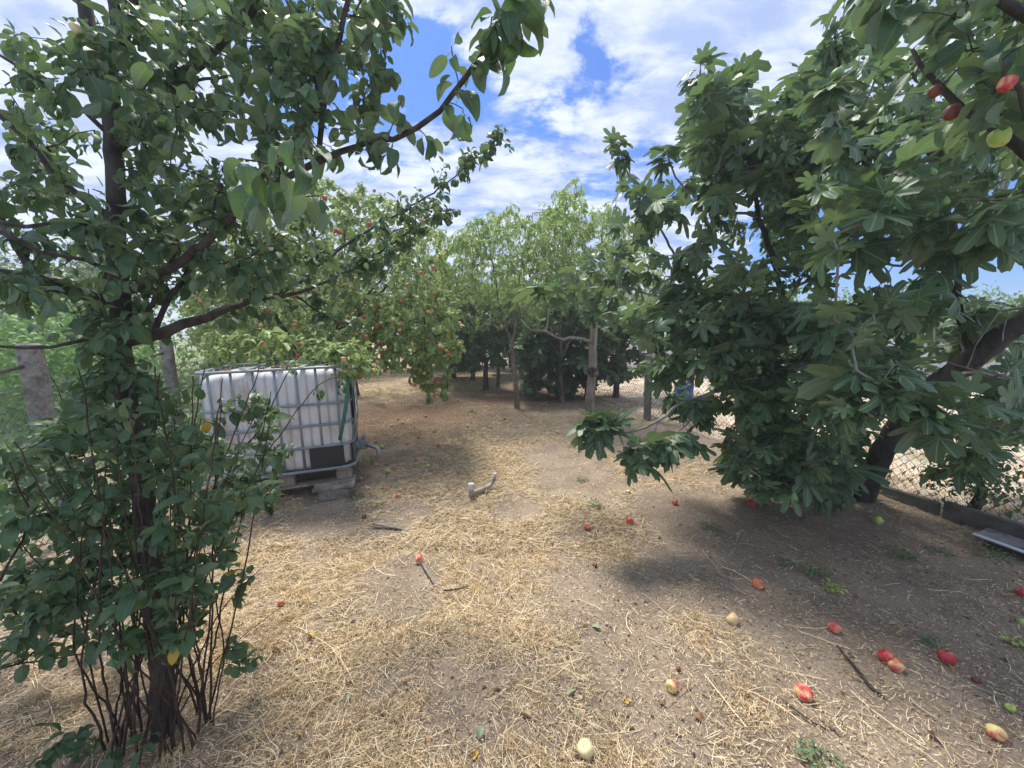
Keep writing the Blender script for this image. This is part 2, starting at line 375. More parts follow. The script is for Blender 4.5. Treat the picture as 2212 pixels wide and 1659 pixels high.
# ground
m, b = new_mat('ground_soil'); tc = b.n('ShaderNodeTexCoord').outputs['Object']
at = b.n('ShaderNodeAttribute', attribute_name='zones'); az = b.n('ShaderNodeSeparateColor', {0: at.outputs['Color']})
sN = b.noise(tc, 2.5, 8, .65); sF = b.noise(tc, 60, 6, .7)
soil = b.mix(b.ramp(sN, .35, .65), (.155, .122, .092), (.265, .212, .162)); soil = b.mix(b.ramp(sF, .35, .7, 0, .6), soil, (.38, .305, .235))
chf = b.noise(b.n('ShaderNodeMapping', {'Vector': tc, 'Scale': (160, 60, 1), 'Rotation': (0, 0, 1.1)}).outputs[0], 1, 4, .6, 1.5)
soil = b.mix(b.math('MULTIPLY', b.ramp(chf, .56, .66), b.ramp(b.noise(tc, 3.3, 4, .6), .35, .6, .1, .75)), soil, (.56, .43, .25))
stn = b.noise(b.n('ShaderNodeMapping', {'Vector': tc, 'Scale': (26, 90, 1), 'Rotation': (0, 0, .5)}).outputs[0], 1, 5, .6, 1.2)
stn2 = b.noise(b.n('ShaderNodeMapping', {'Vector': tc, 'Scale': (95, 24, 1), 'Rotation': (0, 0, .3)}).outputs[0], 1, 5, .6, 1.2)
stm = b.math('MAXIMUM', stn, stn2)
strawc = b.mix(b.ramp(stm, .46, .66), (.20, .14, .08), (.64, .48, .26))
far = b.math('MULTIPLY', az.outputs[0], .85)
c = b.mix(b.ramp(b.math('ADD', far, b.math('MULTIPLY', b.math('SUBTRACT', stm, .55), 2.4)), .25, .75), soil, strawc)
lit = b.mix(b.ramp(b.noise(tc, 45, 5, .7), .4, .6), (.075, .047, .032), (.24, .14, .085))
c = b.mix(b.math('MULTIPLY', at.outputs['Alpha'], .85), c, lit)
gr = b.mix(b.ramp(b.noise(tc, 12, 6, .7), .3, .7), (.06, .13, .04), (.20, .32, .12))
c = b.mix(az.outputs[1], c, gr)
pl = b.mix(b.ramp(b.noise(tc, 1.2, 8, .7), .35, .65), (.34, .285, .235), (.60, .52, .42)); pl = b.mix(b.ramp(stm, .5, .7, 0, .5), pl, (.70, .60, .44))
pl = b.mix(b.ramp(b.noise(tc, .7, 5, .6), .6, .72, 0, .55), pl, (.16, .24, .08))
c = b.mix(az.outputs[2], c, pl)
hb = b.math('ADD', b.math('MULTIPLY', sF, .6), b.noise(tc, 14, 6, .7))
nm = b.n('ShaderNodeBump', {'Strength': .8, 'Distance': .02, 'Height': hb}).outputs[0]
finish(b, b.n('ShaderNodeBsdfPrincipled', {'Base Color': c, 'Roughness': .95, 'Specular IOR Level': .15, 'Normal': nm}).outputs[0]); M['ground'] = m

# ------------------------------------------------------------------ ground sheet
u = np.linspace(-1, 1, 420); gx = np.sinh(u * 6.4) * .6 * 1.7 / 1.7
v = np.linspace(0, 1, 520); gy = -3 + np.sinh(v * 6.9) * .85
XX, YY = np.meshgrid(gx, gy); ZZ = gh(XX, YY)
nx, ny = len(gx), len(gy)
ii = (np.arange(ny - 1)[:, None] * nx + np.arange(nx - 1)[None]).ravel()
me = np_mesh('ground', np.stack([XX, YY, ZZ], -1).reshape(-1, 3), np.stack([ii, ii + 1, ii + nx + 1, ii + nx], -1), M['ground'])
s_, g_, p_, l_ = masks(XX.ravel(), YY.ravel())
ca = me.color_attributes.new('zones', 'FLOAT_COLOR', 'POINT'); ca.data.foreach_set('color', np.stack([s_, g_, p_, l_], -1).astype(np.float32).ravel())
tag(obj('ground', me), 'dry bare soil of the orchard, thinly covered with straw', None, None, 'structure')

# ------------------------------------------------------------------ leaf meshes
def oval_leaf(length, width, nst, cols, fold, curl, wav, pet, seed, sharp=1.0, twist=0.0):
    """leaf from the origin along +Y, upper face +Z; pet = petiole length"""
    r = np.random.default_rng(seed); V = []; UV = []; Fq = []
    ang = 0.0; y = pet; z = 0.0
    cs = np.linspace(-1, 1, cols); ph = r.random() * 6
    for i in range(nst + 1):
        s = i / nst
        w = width * .5 * (math.sin(PI * min(1, s ** .82)) ** (.75 * sharp)) + width * .012
        if i == nst: w = width * .01
        for c in cs:
            zz = abs(c) * w * fold + math.sin(s * 9 + ph + (2 if c > 0 else 0)) * wav * w * abs(c)
            tw = twist * s
            V.append((c * w * math.cos(tw) - zz * math.sin(tw), y - zz * math.sin(ang), z + zz * math.cos(ang) + c * w * math.sin(tw)))
            UV.append((c * w / (width * .5), s))
        ang += -curl / nst * (1 + .5 * s); y += math.cos(ang) * length / nst; z += math.sin(ang) * length / nst
    for i in range(nst):
        for j in range(cols - 1): a = i * cols + j; Fq.append((a, a + 1, a + cols + 1, a + cols))
    if pet > 0:
        o = len(V); pw = length * .011; mid = V[cols // 2]
        V += [(-pw, 0, 0), (pw, 0, 0), (pw, pet * .5, length * .03), (-pw, pet * .5, length * .03), (pw, pet + .004, mid[2]), (-pw, pet + .004, mid[2])]; UV += [(0, 0)] * 6
        Fq += [(o, o + 1, o + 2, o + 3), (o + 3, o + 2, o + 4, o + 5)]
    return np.array(V), np.array(Fq), np.array(UV)
def fig_leaf(L, nang, rings, seed, pet):
    r = np.random.default_rng(seed); lobes = [(0, 1.0, .29), (45, .88, .27), (-45, .88, .27), (92, .60, .38), (-92, .60, .38)]
    if seed % 4 == 1: lobes = [(0, 1.0, .40), (55, .82, .42), (-55, .82, .42)]
    lobes = [(a + r.normal(0, 2.5), l * (1 + r.normal(0, .06)), s) for a, l, s in lobes]
    th = np.radians(np.linspace(-152, 152, nang)); base = .38
    rr = np.full(nang, base)
    for a, l, s in lobes: rr = np.maximum(rr, base + (l - base) * np.exp(-np.abs((th - math.radians(a)) / s) ** 4) * (1 - .16 * np.minimum(1.2, np.abs((th - math.radians(a)) / s)) ** 2))
    rr = rr * (1 + .05 * np.sin(th * 23 + seed)) * np.where(np.abs(th) > 2.2, .8, 1); fr = np.linspace(0, 1, rings + 1)[1:] ** .8
    V = [(0, 0, 0)]; UV = [(0, 0)]
    dr = .15 + r.random() * .85; fo = -.25 + r.random() * .6; ph_ = r.random() * 6
    for f in fr:
        R = rr * f * (1 if f > .9 else 1); x = R * np.sin(th); y = R * np.cos(th)
        d = np.full(nang, 9.0)
        for a, l, s in lobes: d = np.minimum(d, np.abs(th - math.radians(a)))
        z = -dr * R ** 2 * .55 - fo * np.abs(x) * .6 + .12 * np.minimum(d, .4) * R + .035 * np.sin(th * 7 + seed) * R + .10 * np.sin(th * 2.2 + ph_) * R ** 1.5
        V += list(zip(x, y, z)); UV += list(zip(x, y))
    V = np.array(V) * L; T = []
    for j in range(nang - 1): T.append((0, 1 + j + 1, 1 + j))
    for q in range(rings - 1):
        o = 1 + q * nang
        for j in range(nang - 1): T += [(o + j, o + j + 1, o + nang + j + 1), (o + j, o + nang + j + 1, o + nang + j)]
    T = [(a, c2, b2) for a, b2, c2 in T[:nang - 1]][:] and T
    V[:, 1] += pet; o = len(V); pw = L * .014
    V = np.concatenate([V, [(-pw, 0, 0), (pw, 0, 0), (pw, pet + .01, 0.002), (-pw, pet + .01, 0.002)]]); UV += [(0, .1)] * 4
    T += [(o, o + 1, o + 2), (o, o + 2, o + 3)]
    T = np.array(T)
    # make the upper face point to +Z
    A, B, C = V[T[:, 0]], V[T[:, 1]], V[T[:, 2]]; nz = np.cross(B - A, C - A)[:, 2]; T[nz < 0] = T[nz < 0][:, ::-1]
    return V, T, np.array(UV)

# ------------------------------------------------------------------ tree builder
def in_poly(x, y, poly):
    ins = np.zeros(len(x), bool); n = len(poly)
    for i in range(n):
        x1, y1 = poly[i]; x2, y2 = poly[(i + 1) % n]
        c = ((y1 > y) != (y2 > y)) & (x < (x2 - x1) * (y - y1) / (y2 - y1 + 1e-9) + x1); ins ^= c
    return ins
def fill(poly, Y0, Y1, n, zmin=.15, xf=None):
    """n points inside an outline, spread through its real depth"""
    pts = []
    xs = [p[0] for p in poly]; ys = [p[1] for p in poly]
    while len(pts) < n:
        x = rng.uniform(min(xs), max(xs), 400); y = rng.uniform(min(ys), max(ys), 400); k = in_poly(x, y, poly)
        for a, c in zip(x[k], y[k]):
            lo, hi = (Y0, Y1) if xf is None else xf(a, c)
            q = P(a, c, rng.uniform(lo, hi))
            if q[2] > zmin: pts.append(q)
    return np.array(pts[:n])
def ell(c, r, n, zmin=.3):
    d = norm(rng.normal(size=(n, 3))) * (rng.random((n, 1)) ** .4); q = d * np.array(r) + np.array(c); return q[q[:, 2] > zmin]

def along(pts, n, sp):
    q = np.array([P(*t) for t in pts]); t = rng.random(n) * (len(q) - 1); i = t.astype(int); f = (t - i)[:, None]
    return q[i] * (1 - f) + q[i + 1] * f + norm(rng.normal(size=(n, 3))) * rng.uniform(.3, 1, (n, 1)) * sp

class Tree:
    def __init__(s, name, base, label, cat, group=None):
        s.base = np.array(base, float); s.root = empty(name, s.base, label, cat, group)
        s.pts = []; s.par = []; s.rad = []; s.fixed = 0; s.L = []
    def limb(s, pts, radii, mat, name='branch', k=8, step=.05, wob=.006, rough=.08, mesh=True):
        radii = np.interp(np.linspace(0, 1, len(pts)), np.linspace(0, 1, len(radii)), radii)
        q, r = catmull(pts, radii, step)
        if wob: q[1:] = q[1:] + rng.normal(0, wob, (len(q) - 1, 3)) * np.minimum(1, r[1:, None] / .02 + .4)
        for a, c in zip(q, r): s.pts.append(a); s.rad.append(c); s.par.append(-1)
        if mesh:
            V, Fl = tube(q - s.base, r, k, rough); o = obj(name, py_mesh(name, V, Fl, mat, True), s.root); return o
    def grow(s, attr, step=.09, bow=.12, up=.06):
        attr = np.asarray(attr); n0 = len(s.pts); cap = n0 + int(len(attr) * 14) + 10
        N = np.zeros((cap, 3)); N[:n0] = s.pts; n = n0
        # order by distance to existing wood
        d0 = np.array([np.min(np.linalg.norm(N[:n0] - a, axis=1)) for a in attr]); tips = []
        for a in attr[np.argsort(d0)]:
            d = np.linalg.norm(N[:n] - a, axis=1); i = int(np.argmin(d)); Lh = d[i]
            if Lh < .012: continue
            m = int(min(12, max(2, math.ceil(Lh / step)))); p = N[i].copy(); dv = a - p
            per = norm(np.cross(dv, rng.normal(size=3))) * Lh * bow * rng.uniform(-1, 1)
            t = np.arange(1, m + 1)[:, None] / m; q = p + dv * t + per * np.sin(PI * t) * .9; q[:, 2] += (np.sin(PI * t) * Lh * up)[:, 0]
            if n + m >= cap: break
            N[n:n + m] = q
            for j in range(m): s.par.append(i if j == 0 else n + j - 1); s.pts.append(q[j]); s.rad.append(0.0)
            n += m; tips.append((p, per, up * Lh, a, Lh))
        return tips
    def wood(s, mat, r_tip=.0016, expo=.45, rmax=.03, k=4, name='twigs', kcurve=None):
        n = len(s.pts); cnt = np.zeros(n); par = np.array(s.par)
        haschild = np.zeros(n, bool); haschild[par[par >= 0]] = True; cnt[(~haschild)] = 1
        for i in range(n - 1, -1, -1):
            if par[i] >= 0: cnt[par[i]] += cnt[i]
        r = np.minimum(rmax, r_tip * np.maximum(cnt, 1) ** expo); Pn = np.array(s.pts); e = np.where(par >= 0)[0]
        if len(e) == 0: return
        A, B = Pn[par[e]], Pn[e]; rb = r[e]; ra = np.where(par[par[e]] >= 0, r[par[e]], rb)
        V, Fq = edges_mesh(A - s.base, B - s.base, ra, rb, k)
        o = obj(name, np_mesh(name, V, Fq, mat), s.root); o['kind'] = 'stuff'
    def leaves(s, tips, n, size, span=.22, fw=.5, rd=.9, droop=.35, jit=.35, var=.25, upn=1.0):
        out = []
        for (p, per, upv, a, Lh) in tips:
            k = int(rng.integers(int(n * .6), int(n * 1.4) + 1)); dirv = norm(a - p)
            uu = norm(np.cross(dirv, np.array([.3, .2, 1.]) + rng.normal(0, .1, 3))); vv = np.cross(dirv, uu); sp = min(1, span / Lh); ph = rng.random() * 6
            for j in range(k):
                t = 1 - sp * (j / max(1, k)) ** 1.15; az = ph + j * 2.4
                q = p + (a - p) * t + per * math.sin(PI * t) * .9; q[2] += math.sin(PI * t) * upv
                rad = uu * math.cos(az) + vv * math.sin(az)
                ax = norm(dirv * fw * (1.4 if j == 0 else 1) + rad * rd + np.array([0, 0, -droop * rng.uniform(.3, 1.6)]) + rng.normal(0, jit, 3) * .6)
                nn = np.array([0, 0, upn]) + rad * .55 + rng.normal(0, jit, 3); nn = norm(nn - ax * np.dot(nn, ax))
                out.append((q, ax, nn, size * math.exp(rng.normal(0, var)) * (1 if j else .8)))
        s.L += out; return out
    def put_leaves(s, hi, lo, mat, nparts=300, partname='leaf', name='foliage'):
        if not s.L: return
        Q = np.array([l[0] for l in s.L]); AX = np.array([l[1] for l in s.L]); NN = np.array([l[2] for l in s.L]); S = np.array([l[3] for l in s.L])
        X = np.cross(AX, NN); R = np.stack([X, AX, NN], -1)     # columns
        x, y, z = camco(Q); vis = (z > .15) & (np.abs(x / z) < 1.33) & (np.abs(y / z) < 1.0)
        score = np.where(vis, S / np.maximum(z, .2), -1); order = np.argsort(-score)
        pick = [i for i in order[:nparts] if score[i] > 0]; rest = np.setdiff1d(np.arange(len(S)), pick)
        him = [np_mesh(partname, v, f, mat, True, u) for v, f, u in hi]
        for i in pick:
            o = bpy.data.objects.new(partname, him[int(rng.integers(len(him)))])
            mt = np.eye(4); mt[:3, :3] = R[i] * S[i]; mt[:3, 3] = Q[i] - s.base
            o.parent = s.root; o.matrix_basis = Matrix(mt.tolist()); COL.objects.link(o)
        V = []; Fs = []; U = []; off = 0; vi = rng.integers(0, len(lo), len(rest))
        for k, (v, f, u) in enumerate(lo):
            idx = rest[vi == k]
            if len(idx) == 0: continue
            W_ = np.einsum('nij,vj->nvi', R[idx], v) * S[idx][:, None, None] + (Q[idx] - s.base)[:, None]
            V.append(W_.reshape(-1, 3)); Fs.append((f[None] + (np.arange(len(idx)) * len(v))[:, None, None]).reshape(-1, f.shape[1]) + off); U.append(np.tile(u, (len(idx), 1))); off += len(idx) * len(v)
        if V:
            o = obj(name, np_mesh(name, np.concatenate(V), np.concatenate(Fs), mat, True, np.concatenate(U)), s.root); o['kind'] = 'stuff'
    def fruit(s, pos, meshes, name, size, scl=.12, hang=.03):
        for q in pos[:290]:
            o = bpy.data.objects.new(name, meshes[int(rng.integers(len(meshes)))]); o.parent = s.root
            o.location = tuple(q - s.base - np.array([0, 0, hang])); k = size * (1 + rng.normal(0, scl)); o.scale = (k, k, k)
            o.rotation_euler = (rng.normal(0, .3), rng.normal(0, .3), rng.random() * 6); COL.objects.link(o)

# unit-size leaves: length 1 blade
HA = [oval_leaf(1, .44 + .05 * (i % 3), 8, 5, .35 + .1 * (i % 2), c, .18, .26, i, .9, t) for i, (c, t) in enumerate([(.7, 0), (1.1, .3), (1.4, -.4), (.3, .2), (1.7, .5), (.9, -.5)])]
LA = [oval_leaf(1, .54, 4, 3, .4, c, .12, .22, i, .9, t) for i, (c, t) in enumerate([(.6, 0), (1.2, .3), (1.8, -.4), (.2, .1)])]
LA2 = [oval_leaf(1, .55, 3, 3, .4, c, 0, 0, i, .9) for i, c in enumerate([.4, 1.2])]
HP = [oval_leaf(1, .24, 7, 3, .7, c, .1, .06, i, 1.1, t) for i, (c, t) in enumerate([(1.2, .2), (1.9, -.3), (.8, .4)])]
LP = [oval_leaf(1, .26, 3, 3, .6, c, 0, 0, i, 1.1) for i, c in enumerate([1.2, 1.9, .7])]
HF = [fig_leaf(1, 64, 3, i, .38) for i in range(8)]
LF = [fig_leaf(1, 46, 2, i, .36) for i in range(8)]
LF2 = [fig_leaf(1, 22, 1, i, .25) for i in range(4)]

def apple_mesh(name, mat):
    prof = [(.02, .40), (.10, .43), (.22, .50), (.34, .49), (.44, .40), (.50, .22), (.50, .02), (.45, -.2), (.36, -.37), (.24, -.46), (.13, -.46), (.05, -.40), (.01, -.385)]
    V, Fl = lathe(prof[::-1], 18); a = np.arctan2(V[:, 1], V[:, 0]); V[:, :2] *= (1 + .035 * np.sin(a * 5))[:, None] * (1 + .03 * np.sin(a + .5))[:, None]
    st = tube([(0, 0, .38), (.01, .0, .52), (.05, .01, .62)], [.022, .018, .025], 5); V, Fl = join([(V, Fl), st]); return py_mesh(name, V * 1.0, Fl, mat, True)
AP = {k: apple_mesh('apple', M[k]) for k in M if k.startswith('apple_') and k not in ('apple_leaf', 'apple_leaf2')}
fv, ff = lathe([(.02, .62), (.07, .60), (.12, .45), (.26, .28), (.38, .10), (.43, -.08), (.38, -.27), (.22, -.40), (.08, -.43)][::-1], 12)
FIG = py_mesh('fig', fv, ff, M['fig_fruit'], True)
def PL(*t): return [P(a, c, d) for a, c, d in t]
# ------------------------------------------------------------------ apple tree standing nearest on the left
tb = G(350, 1600)
T = Tree('apple_tree', tb, 'dark leafy apple tree in the left foreground with shoots crowding its foot', 'tree')
BA = M['bark_apple']
T.limb([tb - [0, 0, .05]] + PL((346,1450,1.29),(338,1330,1.31),(318,1150,1.34),(300,1000,1.38),(277,900,1.41),(264,780,1.44),(260,700,1.45),(252,560,1.48),(250,450,1.5),(246,330,1.5),(238,230,1.5),(232,130,1.5)), [.036,.033,.032,.032,.032,.030,.028,.026,.024], BA, 'trunk', 14, .04, .003, .1)
L = [
 ([(262,740,1.44),(320,728,1.46),(430,690,1.6),(530,652,1.85),(620,625,2.1),(690,575,2.3),(760,520,2.45),(870,455,2.65),(960,400,2.8),(1040,330,2.9),(1088,290,2.95)], [.023,.022,.019,.016,.012,.009,.0075,.006,.005,.0035,.002]),
 ([(560,645,1.93),(640,632,2.1),(720,600,2.3),(800,560,2.5),(900,490,2.7),(982,452,2.8)], [.011,.009,.007,.003]),
 ([(640,640,2.1),(720,690,2.3),(780,700,2.5)], [.006,.003]),
 ([(258,640,1.46),(400,560,1.4),(540,430,1.3),(690,345,1.2),(770,318,1.15),(850,297,1.1),(950,240,1.05),(1010,160,1.0),(1070,75,.98),(1115,15,.95),(1150,-80,.93)], [.016,.013,.010,.008,.007,.0065,.006,.0055,.005]),
 ([(246,320,1.5),(300,270,1.5),(364,196,1.47),(458,109,1.45),(560,0,1.4),(640,-90,1.38)], [.022,.02,.017,.013]),
 ([(690,345,1.2),(700,250,1.2),(728,87,1.18),(757,-10,1.16),(770,-90,1.15)], [.008,.006]),
 ([(700,250,1.2),(672,150,1.2),(640,60,1.2),(600,-40,1.2)], [.004,.003]),
 ([(258,650,1.45),(200,640,1.43),(150,632,1.4),(70,605,1.36),(0,590,1.32),(-90,560,1.3)], [.024,.022,.02,.016]),
 ([(75,606,1.36),(30,520,1.34),(0,470,1.32),(-60,400,1.3)], [.012,.008]),
 ([(248,480,1.5),(150,405,1.48),(80,330,1.45),(0,240,1.42),(-60,180,1.4)], [.013,.009]),
 ([(245,300,1.5),(180,235,1.45),(110,190,1.42),(0,120,1.4)], [.009,.005]),
 ([(256,760,1.43),(180,735,1.4),(110,752,1.35),(0,748,1.3)], [.008,.005]),
 ([(244,186,1.5),(300,182,1.45),(360,180,1.42),(490,165,1.35)], [.008,.004]),
 ([(240,200,1.5),(205,90,1.52),(175,-20,1.55),(150,-120,1.55)], [.024,.018]),
 ([(234,135,1.5),(246,60,1.48),(240,-30,1.46),(236,-120,1.45)], [.018,.015]),
 ([(236,140,1.5),(262,80,1.45),(282,0,1.42),(290,-90,1.4)], [.018,.015]),
 ([(262,715,1.46),(330,660,1.5),(345,620,1.52),(372,560,1.55),(390,500,1.56)], [.010,.006]),
 ([(330,728,1.48),(370,640,1.55),(440,540,1.6),(470,470,1.62)], [.011,.006]),
 ([(530,650,1.85),(528,600,1.85),(525,545,1.84)], [.009,.004]),
 ([(0,480,1.2),(60,488,1.2),(120,482,1.25),(200,500,1.4)], [.006,.006]),
 ([(0,500,1.25),(90,545,1.28),(180,560,1.35),(250,590,1.48)], [.006,.007]),
 ([(540,430,1.3),(560,380,1.05),(590,350,.85),(620,345,.72),(625,350,.66)], [.008,.006,.004]),
]
for pts, rad in L: T.limb(PL(*pts), rad, BA, 'branch', 8, .05, .004)
tipsA = T.grow(np.concatenate([
    fill([(0,60),(230,40),(240,300),(235,560),(0,600)], 1.15, 1.9, 105),
    fill([(240,-30),(600,-40),(600,300),(520,420),(260,420)], 1.1, 1.9, 150),
    fill([(260,380),(560,360),(700,420),(700,560),(560,640),(270,640)], 1.3, 2.1, 175),
    fill([(230,560),(340,560),(360,760),(330,860),(150,830),(170,660)], 1.25, 1.8, 60),
    fill([(0,590),(240,600),(240,760),(120,740),(0,700)], 1.1, 1.8, 28),
    fill([(560,-40),(860,-40),(880,90),(760,330),(560,330)], 1.05, 1.6, 95),
    fill([(700,560),(860,430),(940,420),(960,460),(800,620),(680,640)], 2.3, 2.9, 34),
    PL((1075,296,2.95),(1060,330,2.9),(1020,340,2.88),(1000,380,2.84),(960,420,2.8),(950,385,2.8),(905,450,2.7),(900,415,2.72),(880,470,2.68),(860,440,2.65),(985,455,2.8),(970,470,2.78),(940,470,2.76),(900,500,2.7),(880,510,2.7),(850,540,2.6)),
    ]), bow=.1)
tipsA += T.grow(np.concatenate([along(L[0][0][6:], 40, .11), along(L[1][0][2:], 26, .10), along(L[2][0], 8, .08), along(L[0][0][2:6], 12, .14)]), bow=.05)
tipsB = T.grow(np.concatenate([along(L[3][0][4:], 6, .07), fill([(520,300),(690,290),(700,420),(640,480),(540,440)], .62, .95, 12),
    PL((1085,30,.93),(1110,60,.92),(1060,110,.95),(1095,20,.9),(1030,140,1.0),(990,175,1.02),(965,220,1.05),(1005,250,1.02),(1000,235,1.06),(860,240,1.1),(870,205,1.1),(800,290,1.15),(780,330,1.12),(840,330,1.1),(1140,-10,.9),(1180,-5,.85),(1060,60,.93),(975,100,1.0))]), bow=.1)
T.leaves(tipsA, 9, .050, .24, droop=.5); T.leaves(tipsB, 3.8, .058, .09, droop=.75, fw=.35, rd=.8)
# thin shoots crowding the foot of the trunk
base = T.base.copy(); stems = []
for i in range(46):
    a = rng.random() * 2 * PI; rr = .05 + .13 * rng.random() ** .6; s0 = base + [math.cos(a) * rr, math.sin(a) * rr * .8, -.02]
    px = rng.uniform(30, 600) if i % 3 else rng.uniform(180, 560); top = P(px, rng.uniform(900, 1180) if i % 4 else rng.uniform(790, 900), 1.25 + rng.uniform(-.3, .45))
    mid = s0 * .55 + top * .45 + np.array([0, 0, .05]) + rng.normal(0, .03, 3)
    T.limb([s0, s0 * .8 + mid * .2 + [0, 0, .03], mid, top], [.0055 * rng.uniform(.5, 1.3), .0035, .0016], M['bark_sucker'], 'shoot', 6, .05, .004)
for pts, r in [([(470,1150,1.5),(500,1000,1.8),(560,930,2.0),(628,790,2.15)], .006), ([(400,1200,1.45),(420,1050,1.6),(455,960,1.7),(475,860,1.75)], .005), ([(520,1060,1.9),(590,960,2.05),(690,830,2.2),(755,815,2.25)], .004),
               ([(372,1560,1.3),(470,1330,1.45),(560,1230,1.6)], .0035), ([(372,1580,1.3),(420,1480,1.35),(470,1420,1.4),(620,1300,1.6)], .003), ([(0,1445,1.2),(100,1425,1.25),(260,1400,1.3)], .004), ([(0,1255,1.0),(60,1120,1.1),(20,1000,1.0)], .004)]:
    T.limb(PL(*pts), [r, r * .4], M['bark_sucker'], 'shoot', 6, .05, .004)
tipsC = T.grow(np.concatenate([
    fill([(0,960),(120,900),(330,860),(480,960),(560,1000),(610,940),(590,1080),(520,1100),(500,1240),(440,1330),(420,1390),(260,1420),(140,1400),(30,1440),(0,1400)], 1.05, 1.8, 400),
    fill([(120,820),(420,820),(480,900),(440,1000),(100,960)], 1.2, 1.9, 60),
    fill([(440,860),(560,840),(640,900),(640,1000),(560,1100),(440,1050)], 1.7, 2.2, 30),
    PL((560,1230,1.6),(535,1250,1.58),(520,1290,1.5),(510,1440,1.42),(550,1420,1.5),(500,1400,1.4),(130,1600,1.15),(180,1610,1.2),(100,1640,1.1),(240,1650,1.15),(160,1580,1.2),(220,1600,1.2),(290,1560,1.2),(310,1610,1.15),(755,815,2.25),(740,840,2.2),(690,850,2.2),(630,800,2.15))]), bow=.08, up=.1)
T.leaves(tipsC, 10, .046, .22, droop=.3, upn=1.2)
T.wood(M['bark_sucker'], .0013, .45)
T.put_leaves(HA, LA, M['apple_leaf'])
T.fruit([P(160,38,1.3)], [AP['apple_pale']], 'apple', .03)

# ------------------------------------------------------------------ big fig tree on the right
fb = G(1862, 1078)
T = Tree('fig_tree', fb, 'large fig tree leaning over the wire fence on the right, broad lobed leaves', 'tree')
BF = M['bark_fig']; BT = M['bark_fig_trunk']
T.limb([fb - [0, 0, .05]] + PL((1868,1060,3.42),(1895,1000,3.3),(1925,940,3.15),(1990,860,3.0),(2060,805,2.9),(2140,745,2.75),(2212,690,2.6),(2330,600,2.5),(2450,470,2.5)), [.10,.088,.08,.078,.07,.062,.05], BT, 'trunk', 14, .05, .006, .1)
L = [
 ([(2105,775,2.85),(2085,712,2.85),(2066,632,2.85),(2070,540,2.9),(2040,420,2.9),(2010,330,2.85),(1990,250,2.8)], [.03,.022,.012], BT),
 ([(1862,1074,3.45),(1830,1000,3.5),(1790,900,3.5),(1753,803,3.45),(1735,752,3.4),(1702,708,3.35),(1695,657,3.35),(1673,567,3.3),(1640,470,3.25),(1625,380,3.2),(1600,300,3.1),(1560,200,3.0)], [.05,.035,.028,.022,.016,.008], BT),
 ([(1858,1076,3.5),(1760,1010,3.7),(1690,940,3.8),(1644,876,3.85),(1637,752,3.9),(1608,708,3.9),(1513,676,3.9),(1420,640,3.9),(1334,617,3.95)], [.04,.028,.02,.014,.008], BF),
 ([(1810,790,3.3),(1728,788,3.2),(1651,818,3.1),(1590,828,3.0),(1528,854,2.95),(1470,872,2.9),(1426,905,2.85),(1378,931,2.8),(1320,936,2.75)], [.022,.02,.015,.011,.007], BF),
 ([(1700,708,3.35),(1640,705,3.3),(1590,727,3.25),(1552,724,3.2)], [.013,.008], BF),
 ([(1552,810,3.1),(1620,800,3.1),(1690,800,3.2)], [.007,.008], BF),
 ([(1673,575,3.3),(1746,578,3.2),(1810,570,3.1),(1873,562,3.0),(1950,575,2.9)], [.015,.012,.008], BF),
 ([(1644,760,3.9),(1560,730,3.9),(1450,700,3.9),(1340,688,3.9),(1265,674,3.9),(1225,651,3.9),(1175,620,3.9)], [.016,.012,.009,.005], BF),
 ([(1513,676,3.9),(1460,560,3.8),(1420,480,3.7),(1360,380,3.6),(1335,310,3.5)], [.014,.009,.005], BF),
 ([(1640,470,3.25),(1540,440,3.3),(1470,400,3.3),(1440,330,3.3)], [.012,.006], BF),
 ([(1625,380,3.2),(1560,300,3.0),(1520,220,2.9),(1512,150,2.8)], [.012,.006], BF),
 ([(1735,752,3.4),(1760,640,3.3),(1790,500,3.2),(1800,380,3.0),(1815,250,2.9),(1810,120,2.8),(1800,40,2.75)], [.022,.016,.010,.006], BT),
 ([(1790,500,3.2),(1880,430,3.0),(1960,380,2.8),(2060,300,2.6),(2120,250,2.5)], [.014,.010,.006], BF),
 ([(2060,805,2.9),(2140,812,2.6),(2212,830,2.4),(2300,840,2.2)], [.02,.014], BF),
 ([(1990,860,3.0),(2040,890,2.6),(1960,905,2.2),(1900,880,2.0),(1880,850,1.95)], [.014,.010,.007], BF),
 ([(2085,712,2.85),(2110,745,2.8),(2160,742,2.75),(2200,720,2.7)], [.010,.007], BF),
 ([(1862,1070,3.4),(1800,1050,3.1),(1740,1030,2.9),(1700,1040,2.8)], [.012,.006], BF),
 ([(1425,905,2.85),(1412,930,2.8),(1396,960,2.75),(1380,980,2.72)], [.006,.004], BF),
 ([(1528,854,2.95),(1515,880,2.9),(1470,930,2.85),(1445,950,2.8)], [.006,.004], BF),
]
for pts, rad, mt in L: T.limb(PL(*pts), rad, mt, 'branch', 8, .06, .006)
ydep = lambda a, c: (1.9, 4.3) if a > 1750 else (2.7, 4.3)
